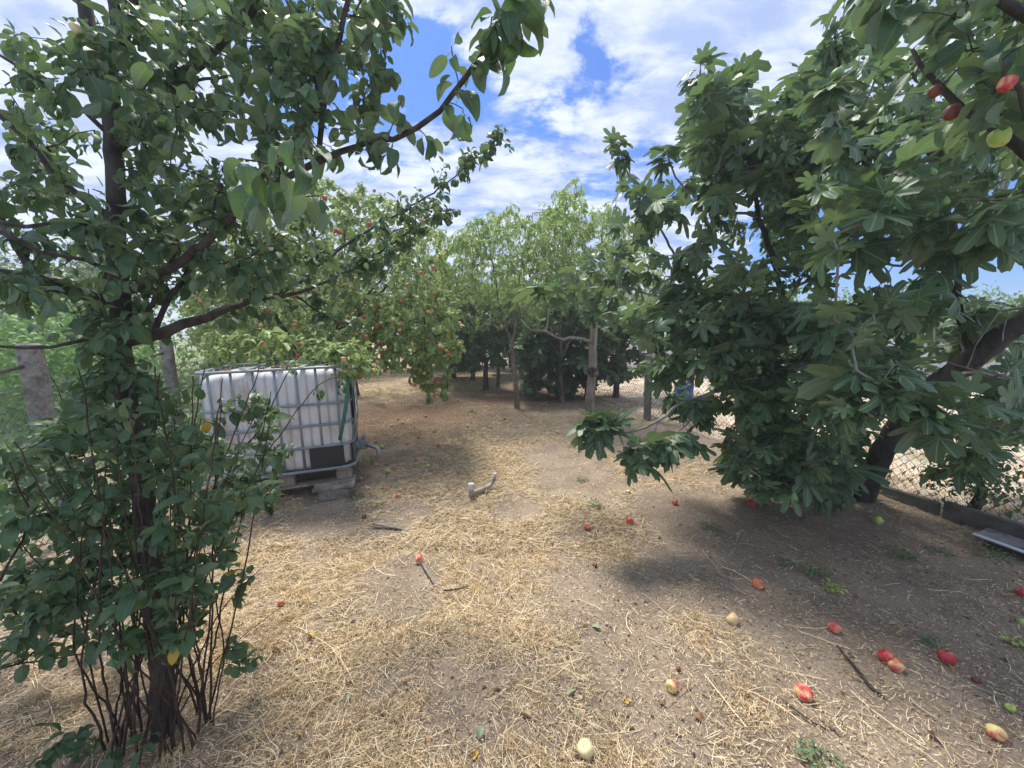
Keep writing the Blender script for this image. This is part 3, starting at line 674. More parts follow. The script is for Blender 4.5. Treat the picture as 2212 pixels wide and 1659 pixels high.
tips = T.grow(np.concatenate([
    fill([(1300,330),(1400,430),(1450,380),(1490,230),(1540,150),(1600,210),(1680,190),(1750,130),(1800,60),(1900,90),(2050,100),(2300,100),(2300,520),(2120,560),(1960,560),(1940,540),(1860,560),(1700,640),(1500,680),(1340,700),(1190,640),(1230,560),(1330,520)], 0, 0, 420, xf=ydep),
    fill([(1500,640),(1980,600),(2000,640),(2300,640),(2300,940),(2120,930),(2010,860),(1880,930),(1800,960),(1680,900),(1560,820),(1440,780),(1360,720)], 0, 0, 225, xf=ydep),
    fill([(1640,930),(1840,900),(1860,1060),(1760,1090),(1640,1070),(1560,1000)], 2.6, 3.6, 90, .06), fill([(1400,650),(1700,640),(1720,900),(1640,980),(1560,960),(1500,900),(1400,820)], 2.7, 3.9, 110, .1),
    fill([(1490,210),(1560,170),(1640,200),(1700,190),(1790,70),(1860,300),(1700,430),(1500,420)], 2.6, 3.7, 85),
    fill([(2020,920),(2212,900),(2200,1000),(2100,1000),(2040,1020)], 2.4, 3.3, 14, .1),
    fill([(1880,600),(2212,640),(2212,700),(2050,780),(1900,860),(1800,760)], 2.9, 4.2, 40),
    fill([(1480,690),(1900,640),(2000,740),(1950,830),(1800,860),(1620,840),(1500,780)], 2.6, 3.6, 25),
    PL((1290,915,2.75),(1300,900,2.75),(1310,930,2.75),(1375,985,2.72),(1445,950,2.8),(1440,960,2.8),(1500,960,2.9),(1510,870,2.9),(1395,790,3.3),(1370,800,3.4),(1430,760,3.3),(1410,700,3.6),(1335,305,3.5),(1345,340,3.5),(1440,320,3.3),(1435,350,3.3),
       (1512,140,2.8),(1500,170,2.8),(1545,190,2.85),(1600,140,3.0),(1590,170,3.0),(1800,30,2.75),(1810,70,2.75),(1795,100,2.8),(1170,620,3.9),(1200,630,3.9),(1240,610,3.9),(1290,640,3.9),(1560,300,3.0),
       (1850,800,1.95),(1830,850,2.0),(1900,830,1.9),(1930,860,1.85),(1870,890,1.9),(2010,900,1.9),(2040,930,1.9),(1980,880,1.95),(2120,850,1.9),(2180,900,1.9),(2200,860,1.85),(1780,870,2.2),(1740,850,2.3),(1620,590,2.6),(1590,560,2.6),(1850,380,2.3),(1900,450,2.3),(1990,500,2.2),(2080,430,2.1),(2130,520,2.1),(1700,330,2.5),(2010,600,2.2))]), .12, bow=.1, up=-.02)
tl = np.array([[1900,985],[1930,935],[1990,862],[2060,808],[2140,748],[2220,690]], float)
def clear(t):
    x_, y_, z_ = camco(t[3]); q_ = np.array([1106 + F * x_ / z_, 829.5 - F * y_ / z_]); return t[3][1] > 3.1 or t[3][1] < 2.1 or np.min(np.linalg.norm(tl - q_, axis=1)) > 62
tips = [t for t in tips if clear(t)]
low = T.grow(np.concatenate([along([(1275,905,2.72),(1320,930,2.75)], 7, .09), along([(1365,985,2.7),(1395,975,2.72)], 5, .08), along([(1440,950,2.8),(1450,975,2.78)], 5, .08)]), .1)
T.leaves(low, 3.5, .15, .08, fw=.4, rd=.95, droop=.6, jit=.35, var=.15)
T.leaves(tips, 5.6, .112, .16, fw=.6, rd=.95, droop=.45, jit=.45, var=.26, upn=1.0)
T.wood(BF, .0034, .42, .03, 5)
T.put_leaves(HF, LF, M['fig_leaf'])
fp = [t[3] + rng.normal(0, .035, 3) - [0, 0, .02] for t in tips for _ in range(2) if rng.random() < .34]
T.fruit(sorted(fp, key=lambda q: q[1]), [FIG], 'fig', .042, .2, .01)

# ------------------------------------------------------------------ second apple tree: its limbs reach in at the top right
T = Tree('apple_tree', (2.15, .15, 0), 'apple tree with its dark boughs hanging in at the top right corner, pinkish apple', 'tree')
T.limb([np.array(q) for q in [(2.15,.15,-.05),(2.12,.2,.6),(2.05,.3,1.3),(1.95,.45,1.9),(1.9,.6,2.5)]], [.08,.06,.05], BA, 'trunk', 12)
for pts, rad in [([(2400,520,.95),(2300,400,.95),(2212,320,.98),(2150,265,1.0),(2092,233,1.03),(2040,185,1.05),(1993,145,1.08),(1965,110,1.1)], [.014,.009,.004]),
                 ([(2400,200,.9),(2260,60,1.0),(2160,10,1.05),(2050,-20,1.1),(1960,-30,1.1),(1880,-20,1.15)], [.014,.010,.005]),
                 ([(2300,400,.95),(2250,300,.9),(2200,200,.9),(2160,140,.92)], [.007,.004])]:
    T.limb(PL(*pts), rad, BA, 'branch', 8)
T.limb([np.array((2.05,.3,1.3)), np.array((1.75,.7,1.5)), P(2400,520,.95)], [.03,.014], BA, 'branch', 8)
T.limb([np.array((1.95,.45,1.9)), np.array((1.6,.8,2.1)), P(2400,200,.9)], [.03,.014], BA, 'branch', 8)
tips = T.grow(np.concatenate([fill([(1960,60),(2060,-40),(2290,-40),(2290,330),(2180,340),(2100,290),(2050,240),(1990,160)], .85, 1.35, 42), fill([(1800,-60),(2000,-60),(2020,20),(1960,40),(1900,10)], .95, 1.3, 14),
    fill([(1960,60),(2060,-40),(2290,-40),(2290,200)], 1.2, 1.6, 26)]), bow=.1)
T.leaves(tips, 6, .068, .2, droop=.4); T.wood(BA, .0014, .45); T.put_leaves(HA, LA, M['apple_leaf'], 260)
for q, k, s_ in [((2174,182,.86), 'apple_red', .028), ((2160,298,.95), 'apple_green', .038), ((2020,198,1.0), 'apple_brown', .026), ((2056,244,1.0), 'apple_brown', .03)]:
    T.fruit([P(*q)], [AP[k]], 'apple', s_, .02, 0)

# ------------------------------------------------------------------ trees farther down the garden
def far_tree(name, base, label, limbs, attr, leafs, leafmat, hi, lo, n, size, barkm, group=None, trunk_r=.06, nparts=300, droop=.5, fruits=None, rt=.0022, th=None, rd=.8, fw=.6, span=.3, pn='leaf', rmax=.03):
    T = Tree(name, base, label, 'tree', group); base = np.array(base, float)
    for i, (pts, rad) in enumerate(limbs): T.limb([np.array(q, float) for q in pts], rad, barkm, 'trunk' if i == 0 else 'branch', 9, .1, .003 if i == 0 else .012)
    tips = T.grow(attr, .16, .12, .08); T.leaves(tips, n, size, span, fw, rd, droop)
    T.wood(barkm, rt, .45, rmax, 4); T.put_leaves(hi, lo, leafmat, nparts, pn)
    if fruits:
        q = [t[3] + rng.normal(0, .05, 3) for t in tips]; x, y, z = camco(np.array(q)); idx = np.argsort(z)[:int(len(q) * .6)]; rng.shuffle(idx)
        for ms, nn, sz in fruits:
            T.fruit([q[i] for i in idx[:nn]], ms, 'apple', sz, .15, .05); idx = idx[nn:]
    return T
def autolimbs(base, h, spread, n, r, fork=.9, seed=0):
    rr = np.random.default_rng(seed); b0 = np.array(base, float); f = b0 + [rr.normal(0, .05), rr.normal(0, .05), fork]; out = [([b0 - [0, 0, .05], b0 * .5 + f * .5 + rr.normal(0, .02, 3), f], [r * 1.25, r, r * .85])]
    for i in range(n):
        a = i / n * 2 * PI + rr.uniform(-.4, .4); e = f + [math.cos(a) * spread, math.sin(a) * spread, (h - fork) * rr.uniform(.45, .95)]
        out.append(([f - [0, 0, .05], f * .6 + e * .4 + [0, 0, .15], e], [r * .6, r * .35, r * .12]))
    return out
RED = [AP['apple_red'], AP['apple_mixed'], AP['apple_orange']]; PAL = [AP['apple_pale'], AP['apple_mixed'], AP['apple_orange']]
b1 = (-3.15, 6.1, 0)
l1 = autolimbs(b1, 3.4, 1.5, 6, .075, .8, 3)
l1.append(([P(640,770,6.0), P(760,700,5.7), P(860,690,5.4), P(930,715,5.2), P(990,800,5.1)], [.02,.012,.006]))
l1.append(([P(640,760,5.8), P(600,740,5.0), P(570,770,4.2)], [.015,.008]))
a1 = np.concatenate([fill([(390,560),(480,470),(600,420),(700,385),(790,395),(880,450),(960,500),(985,640),(1000,760),(960,800),(880,800),(790,770),(640,760),(440,760),(390,700)], 4.7, 7.4, 1450, .45),
    fill([(400,640),(700,620),(960,640),(990,740),(940,790),(800,780),(620,760),(420,750)], 4.6, 5.6, 170), fill([(860,780),(960,780),(985,830),(960,870),(930,870),(900,820)], 4.9, 5.6, 55, .2), fill([(760,640),(980,620),(1000,780),(880,800),(770,790)], 4.9, 6.0, 120), fill([(420,720),(620,710),(760,740),(740,785),(600,795),(440,800)], 3.7, 4.9, 110), fill([(690,740),(790,740),(800,800),(760,820),(720,790)], 3.4, 4.0, 40, .6)])
far_tree('apple_tree', b1, 'apple tree full of small red apples spreading over the white water tank', l1, a1, None, M['apple_leaf2'], [HA[i] for i in (0,1,3)], LA2, 12, .074, BA, None, fruits=[(RED, 120, .05), (PAL, 80, .046)])
b2 = G(790, 846); b2 = (b2[0], 9.6, 0)
a2 = fill([(560,560),(700,500),(880,500),(970,600),(960,770),(900,800),(800,812),(700,815),(580,800)], 8.2, 11.2, 800, .3)
far_tree('apple_tree', b2, 'apple tree behind the fruit laden one, slanting limb showing under its crown', autolimbs(b2, 3.2, 1.4, 6, .07, .5, 5), a2, None, M['apple_leaf2'], LA[:2], LA2, 8, .085, BA, None, nparts=150, fruits=[(PAL, 60, .06)])
# young peach tree with slender forked trunk
b3 = G(1117, 882)
l3 = [([b3 - [0,0,.05], P(1114,830,7.86), P(1108,780,7.86), P(1104,742,7.86)], [.062,.05,.046,.045]), (PL((1104,745,7.86),(1092,700,7.8),(1075,640,7.8),(1062,560,7.7),(1050,480,7.6)), [.035,.025,.012,.006]),
      (PL((1105,745,7.86),(1116,690,7.9),(1122,600,7.9),(1140,520,8),(1150,460,8)), [.032,.022,.012,.006]), (PL((1095,712,7.8),(1060,665,7.6),(1010,658,7.4),(960,662,7.2)), [.016,.011,.005]), (PL((1112,700,7.9),(1150,650,8.2),(1190,600,8.4)), [.016,.008])]
a3 = np.concatenate([fill([(930,600),(960,520),(1030,460),(1060,475),(1110,435),(1150,480),(1190,430),(1240,500),(1250,640),(1100,650),(960,650)], 6.7, 9.4, 900), fill([(960,640),(1180,640),(1190,720),(1100,700),(1000,720)], 7.4, 9.4, 45)])
far_tree('peach_tree', b3, 'slim peach tree with a bare forked trunk in the middle of the view', l3, a3, None, M['peach_leaf'], HP, LP, 11, .088, M['bark_peach'], None, droop=.55, rt=.003)
# knotted trunk by the fence
b4 = G(1276, 905)
l4 = [([b4 - [0,0,.05], P(1275,860,6.85), P(1280,800,6.85), P(1281,740,6.85), P(1284,700,6.85), P(1282,655,6.85), P(1272,600,6.9), P(1262,520,7.0)], [.098,.083,.077,.07,.062,.055,.038,.02]),
      (PL((1281,742,6.85),(1262,733,6.7),(1230,731,6.6),(1205,731,6.5),(1180,715,6.4),(1150,712,6.3),(1125,690,6.2)), [.032,.028,.022,.018,.012]), (PL((1285,700,6.85),(1300,660,6.95),(1315,600,7.1),(1330,520,7.2)), [.035,.025,.012]),
      (PL((1282,660,6.85),(1240,600,6.8),(1215,520,6.8),(1225,440,6.9)), [.02,.012,.005]), (PL((1180,715,6.4),(1190,650,6.5),(1180,600,6.5)), [.012,.006])]
a4 = np.concatenate([fill([(1130,560),(1175,440),(1200,405),(1240,380),(1262,400),(1275,470),(1310,430),(1370,480),(1400,560),(1330,640),(1180,620)], 6.2, 8.6, 560), fill([(1170,560),(1340,560),(1350,690),(1200,690)], 6.2, 8.0, 45)])
T4 = far_tree('peach_tree', b4, 'peach tree with a cut knot on its stout trunk beside the wire fence', l4, a4, None, M['peach_leaf'], HP, LP, 11, .088, M['bark_pale'], None, droop=.55, rt=.003)
kv, kf = lathe([(.02,-.09),(.07,-.08),(.095,-.03),(.10,.02),(.085,.07),(.03,.085)], 14); kv = kv * (1 + .16 * np.sin(kv[:, :1] * 60 + kv[:, 2:] * 40)); obj('knot', py_mesh('knot', kv, kf, M['bark_apple'], True), T4.root, P(1281,803,6.82) - T4.base)
kv, kf = tube([(0,0,0),(.05,-.06,.01),(.06,-.075,.012)], [.055,.045,.04], 10); obj('cut_stub', py_mesh('cut_stub', kv, kf, M['bark_peach'], True), T4.root, P(1281,808,6.8) - T4.base)
b6 = (-.4, 10.8, 0)
far_tree('peach_tree', b6, 'pale airy peach tree filling the gap behind the slim forked trunk', autolimbs(b6, 3.6, 1.6, 6, .05, 1.1, 12), fill([(840,640),(860,520),(930,480),(1000,500),(1060,450),(1150,470),(1260,440),(1400,480),(1450,560),(1430,680),(1250,700),(1000,720),(860,720)], 9.6, 12.2, 1500), None, M['peach_leaf'], HP, LP, 10, .105, M['bark_peach'], None, nparts=60, droop=.5, rt=.003)
# grey bare twigs of a dead crown between the two peach trees
b5 = (1.15, 8.6, 0)
l5 = autolimbs(b5, 2.9, .9, 6, .05, 1.0, 9); a5 = fill([(1100,540),(1420,540),(1390,720),(1130,710)], 7.2, 9.2, 420)
far_tree('plum_tree', b5, 'nearly bare grey tree of dead twigs behind the knotted peach trunk', l5, a5, None, M['peach_leaf'], HP[:1], LP, 3, .07, M['bark_grey'], None, nparts=40, rt=.0032, rmax=.012)
# dark figs in a row down the garden
for px, py, poly, Y0, Y1, n, lab, sd_ in [
    (1206, 862, [(1130,700),(1180,660),(1290,680),(1330,740),(1320,800),(1260,850),(1190,868),(1140,840),(1120,760)], 8.3, 10.0, 250, 'dark bushy fig with leaves down to the ground left of the knotted trunk', 1),
    (1050, 843, [(960,690),(1010,650),(1120,650),(1140,740),(1120,800),(1060,790),(1000,800),(960,780)], 9.8, 12.0, 170, 'dark fig with a short leaning trunk behind the slim peach tree', 2),
    (1020, 822, [(900,690),(980,660),(1060,670),(1060,780),(1000,790),(920,780)], 11.8, 14.0, 130, 'farthest dark fig of the row, straight black trunk on bare soil', 3),
    (1330, 858, [(1300,690),(1380,640),(1440,700),(1400,790),(1340,820),(1290,800)], 8.6, 9.8, 80, 'small fig growing against the fence right of the knotted trunk', 4)]:
    g = G(px, py)
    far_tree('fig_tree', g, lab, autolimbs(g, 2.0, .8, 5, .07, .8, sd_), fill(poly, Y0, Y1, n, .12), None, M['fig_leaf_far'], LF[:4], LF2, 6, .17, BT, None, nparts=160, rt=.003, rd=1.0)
# background trees closing the end of the garden
bgt = [(-6.5,15,4.4,2.2),(-3.6,17,4.2,2.0),(-1.2,18,3.9,1.9),(1.4,17.5,4.2,2.0),(.1,14.5,3.7,1.6),(3.6,19,4.4,2.2),(-10,18,4.8,2.6),(6.5,22,4.0,2.4),(-2.0,13.2,3.6,1.7)]
words_ = ['broad green tree closing the garden behind the laden apple tree', 'green tree at the garden end, left of the slim peach trunk', 'low tree at the garden end seen between the fig trunks', 'tree behind the knotted peach trunk at the garden end', 'light green tree right behind the slim peach tree crown',
          'tree standing beyond the fence, left end of the grey wall', 'wide tree behind the left fence at the far end', 'tree beyond the grey wall, seen through the big fig', 'green tree standing right behind the laden apple tree, nearest of the garden end']
for i, (x, y, h, r) in enumerate(bgt):
    at_ = ell((x, y, h * .56), (r, r, h * .46), 640, .25)
    far_tree('garden_tree', (x, y, 0), words_[i], autolimbs((x, y, 0), h * .9, r * .6, 5, .08, .8, 20 + i), at_, None, M['peach_leaf'] if i in (2, 4) else M['far_leaf'], None or LA2, LA2, 11, .15, BA, 'trees closing the far end of the garden', nparts=0, rt=.003)
# neighbours' trees on both sides
def cheap_tree(name, c, r, n, size, mat, label, group, lo=LA2, trunk=True, cone=False):
    T = Tree(name, (c[0], c[1], 0), label, 'tree' if r[2] > 1.2 else 'bush', group)
    T.limb([np.array([c[0], c[1], -.1]), np.array([c[0] + .1, c[1], c[2] * .7]), np.array([c[0], c[1], c[2] + r[2] * .6])], [.05 * r[0] + .04, .03 * r[0] + .02, .02], BA, 'trunk', 7, .4)
    k = max(14, n // 26); cc = ell(c, r, k, .2)
    if cone: cc[:, :2] = (cc[:, :2] - c[:2]) * np.clip(1 - (cc[:, 2:] - (c[2] - r[2])) / (2 * r[2]), .08, 1) + c[:2]
    Q = (cc[rng.integers(0, len(cc), n)] + rng.normal(0, .16 * r[0] ** .7, (n, 3))); Q[:, 2] = np.maximum(Q[:, 2], .1)
    for q in Q:
        out_ = norm(q - np.array(c)); ax = norm(out_ * .5 + rng.normal(0, .7, 3) + [0, 0, -.2 if not cone else .1]); nn = norm(np.array([0, 0, 1.]) + out_ * .6 + rng.normal(0, .4, 3)); nn = norm(nn - ax * np.dot(nn, ax))
        T.L.append((q, ax, nn, size * rng.uniform(.6, 1.4)))
    T.put_leaves(lo, lo, mat, 0); return T
nb = 'trees and bushes on the neighbouring plot to the left'
for c, r, n, sz, mt, lab in [((-8.2,7.2,.9),(1.8,1.5,1.0),3200,.12,'bush_leaf','bright green bush behind the left concrete post'), ((-11,9.5,1.3),(2.4,2,1.4),3200,.15,'bush_leaf','light green bush low behind the left fence'),
    ((-7.2,11,1.5),(1.6,1.6,1.6),3000,.13,'far_leaf','round green tree behind the left fence and the tank'), ((-14.5,12.5,2.2),(2.6,2.4,2.2),3500,.18,'far_leaf','broad tree on the left plot under the sky gap'), ((-10,15,2.2),(2.4,2.4,2.2),3200,.18,'far_leaf','far tree on the left plot behind the leaning boughs'),
    ((-18,9.5,2.0),(2.6,2.2,2.0),3000,.18,'bush_leaf','bright tree at the left edge of the view')]:
    cheap_tree('neighbour_tree' if r[2] > 1.2 else 'neighbour_bush', c, r, n, sz, M[mt], lab, nb)
for c, r, lab in [((-22.5,16,4.2),(2.6,2.6,4.4),'dark conifer rising at the left edge, nearest of the pair'), ((-20.5,19.5,3.2),(2.2,2.2,3.4),'lower dark conifer beside the tall one at left')]:
    cheap_tree('conifer', c, r, 4200, .22, M['pine_leaf'], lab, 'dark conifers at the far left', cone=True)
for i, (x, y) in enumerate([(9, 24), (14, 23), (19.5, 24), (26, 25), (33, 27), (12, 30), (22, 31)]):
    lb = ['green tree behind the grey wall, left end', 'second tree behind the grey wall', 'tree behind the grey wall near the big fig trunk', 'tree behind the grey wall at the right edge', 'far right tree behind the grey wall', 'tree of the back row behind the wall, left', 'tree of the back row behind the wall, right'][i]
    cheap_tree('roadside_tree', (x, y, 2.2), (3.2, 2.4, 1.9 + .4 * (i % 2)), 3000, .26, M['far_leaf'] if i % 2 else M['bush_leaf'], lb, 'trees behind the grey wall')
# weedy bush through the right fence
cheap_tree('weed_bush', (4.0, 3.2, .26), (.34, .36, .26), 700, .05, M['weed_leaf'], 'small weedy bush leaning on the far side of the right fence', None)
cheap_tree('weed_bush', (2.95, 6.6, .3), (.3, .3, .3), 300, .06, M['bush_leaf'], 'small green bush beneath the blue sheet beyond the fence', None)

# ------------------------------------------------------------------ fences
def fence(name, label, line, ys, h, z0, mat, cell, plinth=None):
    A = np.array([line(ys[0]), ys[0], 0]); B = np.array([line(ys[1]), ys[1], 0]); D = B - A; Lf = np.linalg.norm(D); D = D / Lf; Nn = np.array([D[1], -D[0], 0])
    root = empty(name, A, label, 'fence'); H = h - z0; nW = int(Lf / cell)
    st = np.arange(nW) * cell; a, c_ = [], []
    seg = H / 8; jit = rng.normal(0, cell * .03, (nW, 9))
    for dirn in (1, -1):
        for k in range(8):
            s0 = st + dirn * seg * k * .95 + jit[:, k]; s1 = st + dirn * seg * (k + 1) * .95 + jit[:, k + 1]
            z_a = np.full(nW, z0 + seg * k); z_b = np.full(nW, z0 + seg * (k + 1)); ok = (s0 > 0) & (s0 < Lf) & (s1 > 0) & (s1 < Lf)
            a.append((D[None] * s0[:, None] + np.array([0, 0, 1]) * z_a[:, None] + Nn * .0016 * dirn)[ok]); c_.append((D[None] * s1[:, None] + np.array([0, 0, 1]) * z_b[:, None] + Nn * .0016 * dirn)[ok])
    a = np.concatenate(a); c_ = np.concatenate(c_); V, Fq = edges_mesh(a, c_, np.full(len(a), .0023), np.full(len(a), .0023), 3)
    o = obj('chain_link_mesh', np_mesh('chain_link_mesh', V, Fq, mat), root); o['kind'] = 'stuff'
    for z in (z0 + .02, (z0 + h) / 2, h - .02):
        q = np.array([D * t + [0, 0, z + .012 * math.sin(t * 2.1)] for t in np.linspace(0, Lf, 60)]); V, Fl = tube(q, [.0022] * 60, 5); obj('tension_wire', py_mesh('tension_wire', V, Fl, mat), root)
    return root, A, D, Nn, Lf
root, A, D, Nn, Lf = fence('wire_fence', 'rusty chain link fence along the right side of the orchard', XR, (-.5, 22), 1.13, .05, M['wire'], .082)
pv = box(2.16, .05, .18, (0, 0, .045), .008); pm = py_mesh('concrete_plank', *pv, M['concrete_dark'])
ang = math.atan2(D[1], D[0])
for i in range(3):
    o = obj('plinth_plank', pm, root, D * (.55 + 2.19 * i + .0) + Nn * -.035 + np.array([0, 0, (0, 0, -.03)[i]]), (0, 0, ang))
posts = [P(1408, 765, 6.86)]
for k, y in enumerate([.6, 4.78, 6.86, 8.95, 11.1, 13.3]):
    hh = 1.18 + .04 * math.sin(k * 3); V, Fl = box(.11, .10, hh + .1, (0, 0, hh / 2 - .05), .012); V[:, 0] += V[:, 2] * .03 * math.sin(k); V = V + rng.normal(0, .003, V.shape)
    obj('wood_post', py_mesh('wood_post', V, Fl, M['wood_post']), root, np.array([XR(y), y, 0]) - A - Nn * .07, (0, 0, ang))
root, A, D, Nn, Lf = fence('wire_fence', 'green chain link fence on grey concrete posts along the left side', XL, (.4, 17), 1.2, .05, M['wire_green'], .075)
for k, y in enumerate([2.75, 4.6, 6.5, 8.4, 10.3]):
    V, Fl = box(.10, .11, 1.6, (0, 0, .68), .012); V[:, 0] += (V[:, 2] - 1.45) * .0
    p = obj('concrete_post', py_mesh('concrete_post', V, Fl, M['concrete']), root, np.array([XL(y), y, 0]) - A, (0, -.02, math.atan2(D[1], D[0]) - PI / 2))
    V, Fl = tube([(-.02, -.06, 1.32), (-.03, -.10, 1.31), (-.10, -.13, 1.29), (-.11, -.135, 1.285)], [.012, .012, .011, .009], 7); obj('iron_peg', py_mesh('iron_peg', V, Fl, M['wire']), p)
# low grey wall beyond the right fence
wr = empty('boundary_wall', (4.55, 13.6, 0), 'low pale grey panel wall beyond the dry field behind the right fence', 'wall')
pl_ = py_mesh('wall_panel', *box(2.44, .10, 1.30, (1.22, 0, .60), .01), M['wall']); pp = py_mesh('wall_pillar', *box(.18, .18, 1.36, (0, 0, .62), .015), M['wall'])
for i in range(9):
    obj('wall_panel', pl_, wr, (i * 2.5 + .05, i * .06, -.02 * (i % 2)), (0, 0, .024)); obj('wall_pillar', pp, wr, (i * 2.5 + .0, i * .06 - .0, 0))
for i in range(2): obj('wall_panel', pl_, wr, (.1 + .10 * i, .15 + 2.5 * i, .06), (0, 0, PI / 2 - .04))
# blue plastic beyond the fence
V, Fl = lathe([(.16,0),(.20,.05),(.19,.2),(.22,.35),(.20,.5),(.21,.62),(.14,.72),(.05,.75)], 26)
V = V * (.85 + .42 * (fbm(np.arctan2(V[:, 1], V[:, 0]) * 3.2, V[:, 2] * 13, 4, 3) - .45))[:, None]
pbl = P(1474, 890, 7.5); tag(obj('plastic_sheet', py_mesh('plastic_sheet', V, Fl, M['blue'], True), None, (pbl[0], 7.5, -.0)), 'crumpled blue plastic sheet wrapped round a stake beyond the wire fence', 'plastic sheet')

# ------------------------------------------------------------------ water tank in its cage
TZ = .235
tk = empty('water_tank', (-2.283, 3.92, TZ), 'dirty white plastic water tank in a galvanised tube cage on a wooden pallet', 'water tank', None, math.radians(19.5)); tk.rotation_euler = (0, math.radians(-1.6), math.radians(19.5))
def rrect(w, d, r, n=9):
    pts = []
    for cx_, cy_, a0 in ((w/2-r, -d/2+r, -90), (w/2-r, d/2-r, 0), (-w/2+r, d/2-r, 90), (-w/2+r, -d/2+r, 180)):
        for i in range(n): a = math.radians(a0 + 90 * i / (n - 1)); pts.append((cx_ + r * math.cos(a), cy_ + r * math.sin(a)))
    out = []
    for i in range(len(pts)):
        p, q = np.array(pts[i]), np.array(pts[(i + 1) % len(pts)]); m = max(1, int(np.linalg.norm(q - p) / .02))
        for j in range(m): out.append(p + (q - p) * j / m)
    return np.array(out)
base_ = rrect(1.15, .95, .10); nb_ = len(base_); cen = np.zeros(2); nrm_ = norm(np.roll(base_, -1, 0) - np.roll(base_, 1, 0)); nrm_ = np.stack([nrm_[:, 1], -nrm_[:, 0]], 1)
V = []; Fl = []; zs = [0, .015, .05, .10] + list(np.linspace(.15, .84, 16)) + [.89, .93, .95, .957]
for z in zs:
    e = 1 - .09 * (1 if z == 0 else max(0, 1 - z / .05) ** 2) - .12 * max(0, (z - .89) / .067) ** 2
    ridge = .011 * np.abs(np.sin((base_[:, 0] + .58) * PI / .1657)) ** .5 * (np.abs(nrm_[:, 1]) > .9) + .011 * np.abs(np.sin((base_[:, 1] + .48) * PI / .16)) ** .5 * (np.abs(nrm_[:, 0]) > .9)
    bulge = .012 * math.sin(PI * min(1, max(0, z / .95)))
    q = base_ * e + nrm_ * (ridge + bulge)[:, None] * (1 if .03 < z < .92 else .3)
    V += [(a, c_, z) for a, c_ in q]
for j in range(len(zs) - 1):
    for i in range(nb_): Fl.append((j * nb_ + i, j * nb_ + (i + 1) % nb_, (j + 1) * nb_ + (i + 1) % nb_, (j + 1) * nb_ + i))
Fl.append(tuple(range(nb_ - 1, -1, -1))); Fl.append(tuple((len(zs) - 1) * nb_ + i for i in range(nb_)))
obj('tank_body', py_mesh('tank_body', V, Fl, M['tank'], True), tk, (0, 0, .01))
V, Fl = lathe([(.11,0),(.11,.04),(.085,.045),(.085,.06),(.0851,.06)], 24); obj('screw_lid', py_mesh('screw_lid', V, Fl, M['grey_plastic']), tk, (0, 0, .965))
hp = rrect(1.22, 1.02, .13, 10); hp = np.vstack([hp, hp[:1]])
for i, (z, r) in enumerate([(.012,.016),(.24,.012),(.45,.012),(.65,.012),(.83,.009),(.99,.013)]):
    if z == .83: continue
    q = np.column_stack([hp, np.full(len(hp), z)]); V, Fl = tube(q, [r] * len(q), 8, 0, False); obj('cage_hoop', py_mesh('cage_hoop', V, Fl, M['steel'], True), tk)
bar = py_mesh('cage_bar', *tube([(0,0,0),(0,0,.99)], [.012,.012], 8), M['steel'], True)
for x in np.linspace(-.50, .50, 7):
    for sg in (-1, 1): obj('cage_bar', bar, tk, (x, sg * .495, 0))
for y in np.linspace(-.38, .38, 6):
    for sg in (-1, 1): obj('cage_bar', bar, tk, (sg * .593, y, 0))
for x in (-.22, .22): V, Fl = box(.045, 1.03, .018, (x, 0, 1.0), .004); obj('top_strap', py_mesh('top_strap', V, Fl, M['steel']), tk)
V, Fl = box(.30, .012, .20, (.37, -.512, .14), .004); obj('black_patch', py_mesh('black_patch', V, Fl, M['black']), tk)
V, Fl = box(.012, .26, .20, (.592, -.33, .14), .004); obj('black_patch', py_mesh('black_patch', V, Fl, M['black']), tk)
V, Fl = box(.003, .62, .50, (.622, -.06, .60), .001); V[:, 0] += .02 * np.cos(V[:, 1] * 3); pt = obj('label_plate', py_mesh('label_plate', V, Fl, M['steel']), tk)
V, Fl = box(.003, .24, .26, (.6465, -.22, .62), .001); lb = obj('paper_label', py_mesh('paper_label', V, Fl, M['paper']), tk)
V, Fl = join([box(.002, .04, .05, (.649, -.28, .66)), box(.002, .10, .012, (.649, -.20, .68)), box(.002, .13, .006, (.649, -.2, .60)), box(.002, .13, .006, (.649, -.2, .57))]); obj('print', py_mesh('print', V, Fl, M['ink']), lb)
V, Fl = join([tube([(.58,0,.07),(.66,0,.07),(.70,0,.07)], [.05,.045,.04], 14), box(.09, .1, .1, (.68, 0, .08), .01), tube([(.68,0,.12),(.68,0,.17)], [.015,.015], 8), box(.03, .13, .015, (.69, .03, .175), .003)]); vv_ = obj('valve', py_mesh('valve', V, Fl, M['grey_plastic'], False), tk)
V, Fl = tube([(.70,-.02,.075),(.76,-.12,.075),(.80,-.18,.075),(.82,-.205,.068),(.828,-.215,.045),(.83,-.217,0),(.83,-.217,-.01)], [.019,.019,.019,.022,.022,.022,.018], 12); obj('pipe_elbow', py_mesh('pipe_elbow', V, Fl, M['grey_plastic'], True), vv_)
# pallet
pal = obj('pallet', py_mesh('pallet', *box(1.16, .09, .022, (0, 0, -.125), .003), M['wood_old']), tk)
for y in (-.46, .46): obj('pallet_board', py_mesh('pallet_board', *box(1.2, .10, .022, (0, y, -.125), .003), M['wood_old']), pal)
for x in (-.5, 0, .5):
    obj('pallet_board', py_mesh('pallet_board', *box(.12, 1.02, .022, (x, 0, -.012), .003), M['wood_old']), pal)
    for y in (-.45, 0, .45): obj('pallet_block', py_mesh('pallet_block', *box(.14, .10, .088, (x, y, -.069), .006), M['wood_old']), pal)
